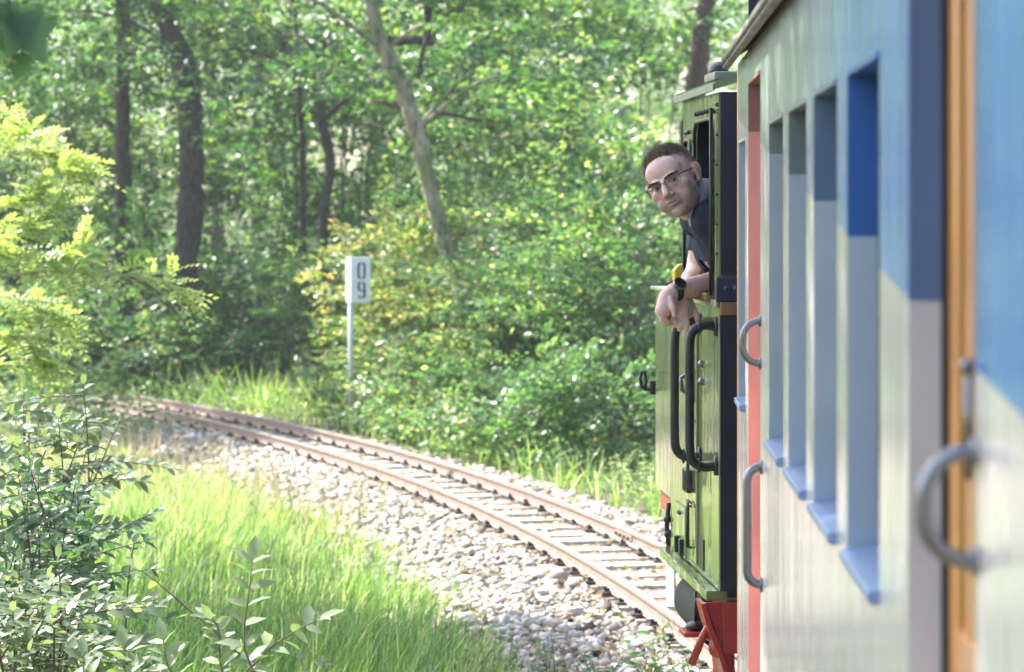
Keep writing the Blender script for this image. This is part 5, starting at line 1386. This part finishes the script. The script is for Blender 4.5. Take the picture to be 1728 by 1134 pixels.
# glasses
M['frame_dark'] = simple('glasses_frame', (.02, .02, .022), .3)
def lens_mat():
    m, nt, b = new_mat('lens_glass'); out = nt.nodes['Material Output']
    tr = nt.nodes.new('ShaderNodeBsdfTransparent'); gl = nt.nodes.new('ShaderNodeBsdfGlossy'); gl.inputs['Roughness'].default_value = .03
    fr_ = nt.nodes.new('ShaderNodeFresnel'); fr_.inputs[0].default_value = 1.5; mx = nt.nodes.new('ShaderNodeMixShader')
    nt.links.new(fr_.outputs[0], mx.inputs[0]); nt.links.new(tr.outputs[0], mx.inputs[1]); nt.links.new(gl.outputs[0], mx.inputs[2]); nt.links.new(mx.outputs[0], out.inputs[0]); return m
M['lens'] = lens_mat()
gl = MB()
for s in (-1, 1):
    rim = [Vector((s*.033+.0255*math.copysign(abs(math.cos(a_))**.6, math.cos(a_)), -.1075+.5*(abs(s*.033+.0255*math.cos(a_))-.02)**2*12, -.0035+.0165*math.copysign(abs(math.sin(a_))**.6, math.sin(a_)))) for a_ in np.linspace(0, 2*math.pi, 28, endpoint=False)]
    up_ = [p for p in rim if p.z > -.006]; up_.sort(key=lambda p: p.x)
    gl.tube([hd(p) for p in up_], .0013, 6)
    gl.tube([hd(p) for p in rim+[rim[0]]], .0005, 5)
    gl.tube([hd(p) for p in ((s*.058, -.101, .006), (s*.068, -.088, .008), (s*.079, .0, .012), (s*.083, .02, .006))], [.0022, .0022, .0018, .0014], 6)
gl.tube([hd(p) for p in ((-.009, -.1085, .002), (0, -.1125, .005), (.009, -.1085, .002))], .0013, 6)
glo = gl.build('glasses', M['frame_dark'], person, True, keep=True)
for s in (-1, 1):
    rim = [Vector((s*.033+.0252*math.copysign(abs(math.cos(a_))**.6, math.cos(a_)), -.1075+.5*(abs(s*.033+.0252*math.cos(a_))-.02)**2*12, -.0035+.0162*math.copysign(abs(math.sin(a_))**.6, math.sin(a_)))) for a_ in np.linspace(0, 2*math.pi, 28, endpoint=False)]
    mesh('lens', [hd(p) for p in rim], [tuple(range(28))], M['lens'], glo, True, keep=True)
# T-shirt
ts = MB()
for (c, r) in (((.40, 10.03, 2.03), (.132, .178, .132)), ((.52, 10.04, 1.92), (.143, .168, .143)), ((.66, 10.05, 1.80), (.152, .172, .152))):
    ts.ball(c, r, 24, 16)
sweep(ts, [LS+Vector((-.004, 0, .0)), RS], [.068, .068], .2)
LH = LS.lerp(LE, .62); RH = RS.lerp(RE, .62)
sweep(ts, [LS, LS.lerp(LE, .4), LH], [.067, .064, .062], .18); sweep(ts, [RS, RS.lerp(RE, .4), RH], [.066, .062, .058], .18)
sweep(ts, [(.345, 10.02, 2.09), (.30, 9.99, 2.115)], [.085, .078], .2)
tso = remesh_obj('t_shirt', ts, .006, 4, person, M['tshirt'])
# trim the sleeves flat at the hems and pull the hem ring open
bm = bmesh.new(); bm.from_mesh(tso.data)
for S_, E_, Hm in ((LS, LE, LH), (RS, RE, RH)):
    n_ = (E_-S_).normalized()
    near_ = [f for f in bm.faces if (f.calc_center_median()-Hm).length < .11]
    geom = set(near_) | {e for f in near_ for e in f.edges} | {v for f in near_ for v in f.verts}
    bmesh.ops.bisect_plane(bm, geom=list(geom), plane_co=Hm, plane_no=n_, clear_outer=False)
    dele = [f for f in bm.faces if (f.calc_center_median()-Hm).length < .11 and (f.calc_center_median()-Hm).dot(n_) > 0]
    bmesh.ops.delete(bm, geom=dele, context='FACES')
# cloth folds
nz = np.random.default_rng(3); dirs = [(Vector(nz.normal(0, 1, 3)).normalized(), nz.uniform(70, 130), nz.uniform(0, 6)) for _ in range(6)]
bm.normal_update()
for v in bm.verts:
    v.co += v.normal*sum(.0011*math.sin(v.co.dot(d_)*f_+p_) for d_, f_, p_ in dirs)
bm.to_mesh(tso.data); bm.free()
tso.modifiers.new('thick', 'SOLIDIFY').thickness = .003
# grey hood lying on the shoulders
vs = MB()
sweep(vs, [PX(1170, 378, 9.84), PX(1169, 358, 9.85), PX(1177, 338, 9.87), PX(1190, 320, 9.93), (.345, 10.03, 2.18), (.33, 10.14, 2.14), (.30, 10.18, 2.06)], [.016, .024, .033, .040, .046, .040, .022], .2)
vs.ball((.37, 9.95, 2.10), (.075, .105, .085), 20, 14); vs.ball((.345, 9.875, 2.128), (.048, .05, .048), 16, 12)
remesh_obj('hood', vs, .006, 6, person, M['grey_cloth'])
# trousers and shoes (inside the cab)
tr = MB(); tr.ball((.78, 10.06, 1.70), (.152, .177, .14), 20, 14)
for dy in (-.09, .09): sweep(tr, [(.80, 10.06+dy, 1.68), (.76, 10.06+dy*1.3, 1.32), (.92, 10.06+dy*1.3, .99)], [.095, .072, .06])
remesh_obj('trousers', tr, .01, 4, person, M['trousers'])
for dy in (-.09, .09):
    sh = MB(); sweep(sh, [(.95, 10.06+dy*1.3, .953), (.78, 10.06+dy*1.4, .95)], [.05, .045]); remesh_obj('shoe', sh, .008, 3, person, M['black_iron'])
# wrist watch on the left arm
wd = (LW-LE).normalized(); wc = LW-wd*.004; a1 = Vector((0, -1, .62)); a1 = (a1-wd*a1.dot(wd)).normalized(); a2 = wd.cross(a1)
mb = MB(); ring = [wc+(a1*math.cos(t)+a2*math.sin(t))*.0305 for t in np.linspace(0, 2*math.pi, 25)]
for off in (-.008, 0, .008): mb.tube([p+wd*off for p in ring], .0052, 6)
wt = mb.build('watch', M['rubber'], person, True, keep=True)
mb = MB(); mb.cyl(wc+a1*.030, wc+a1*.043, .0225, 24); mb.build('watch_case', M['steel'], wt, keep=True)
mb = MB(); mb.cyl(wc+a1*.0431, wc+a1*.0436, .0175, 24); mb.build('watch_dial', M['eye_dark'], wt, keep=True)
# ------------------------------------------------------------------ sunlit air
hm = bpy.data.materials.new('haze'); hm.use_nodes = True
hn = hm.node_tree.nodes; hn.remove(hn['Principled BSDF'])
pv = hn.new('ShaderNodeVolumePrincipled'); pv.inputs['Density'].default_value = .0008; pv.inputs['Color'].default_value = (.88, .95, .93, 1); pv.inputs['Anisotropy'].default_value = .35
hm.node_tree.links.new(pv.outputs[0], hn['Material Output'].inputs['Volume'])
hz = MB().box(-95, 60, -30, 190, -2.2, 24).build('haze', hm); tag(hz, 'faint sunlit haze in the forest air', 'haze', kind='stuff')
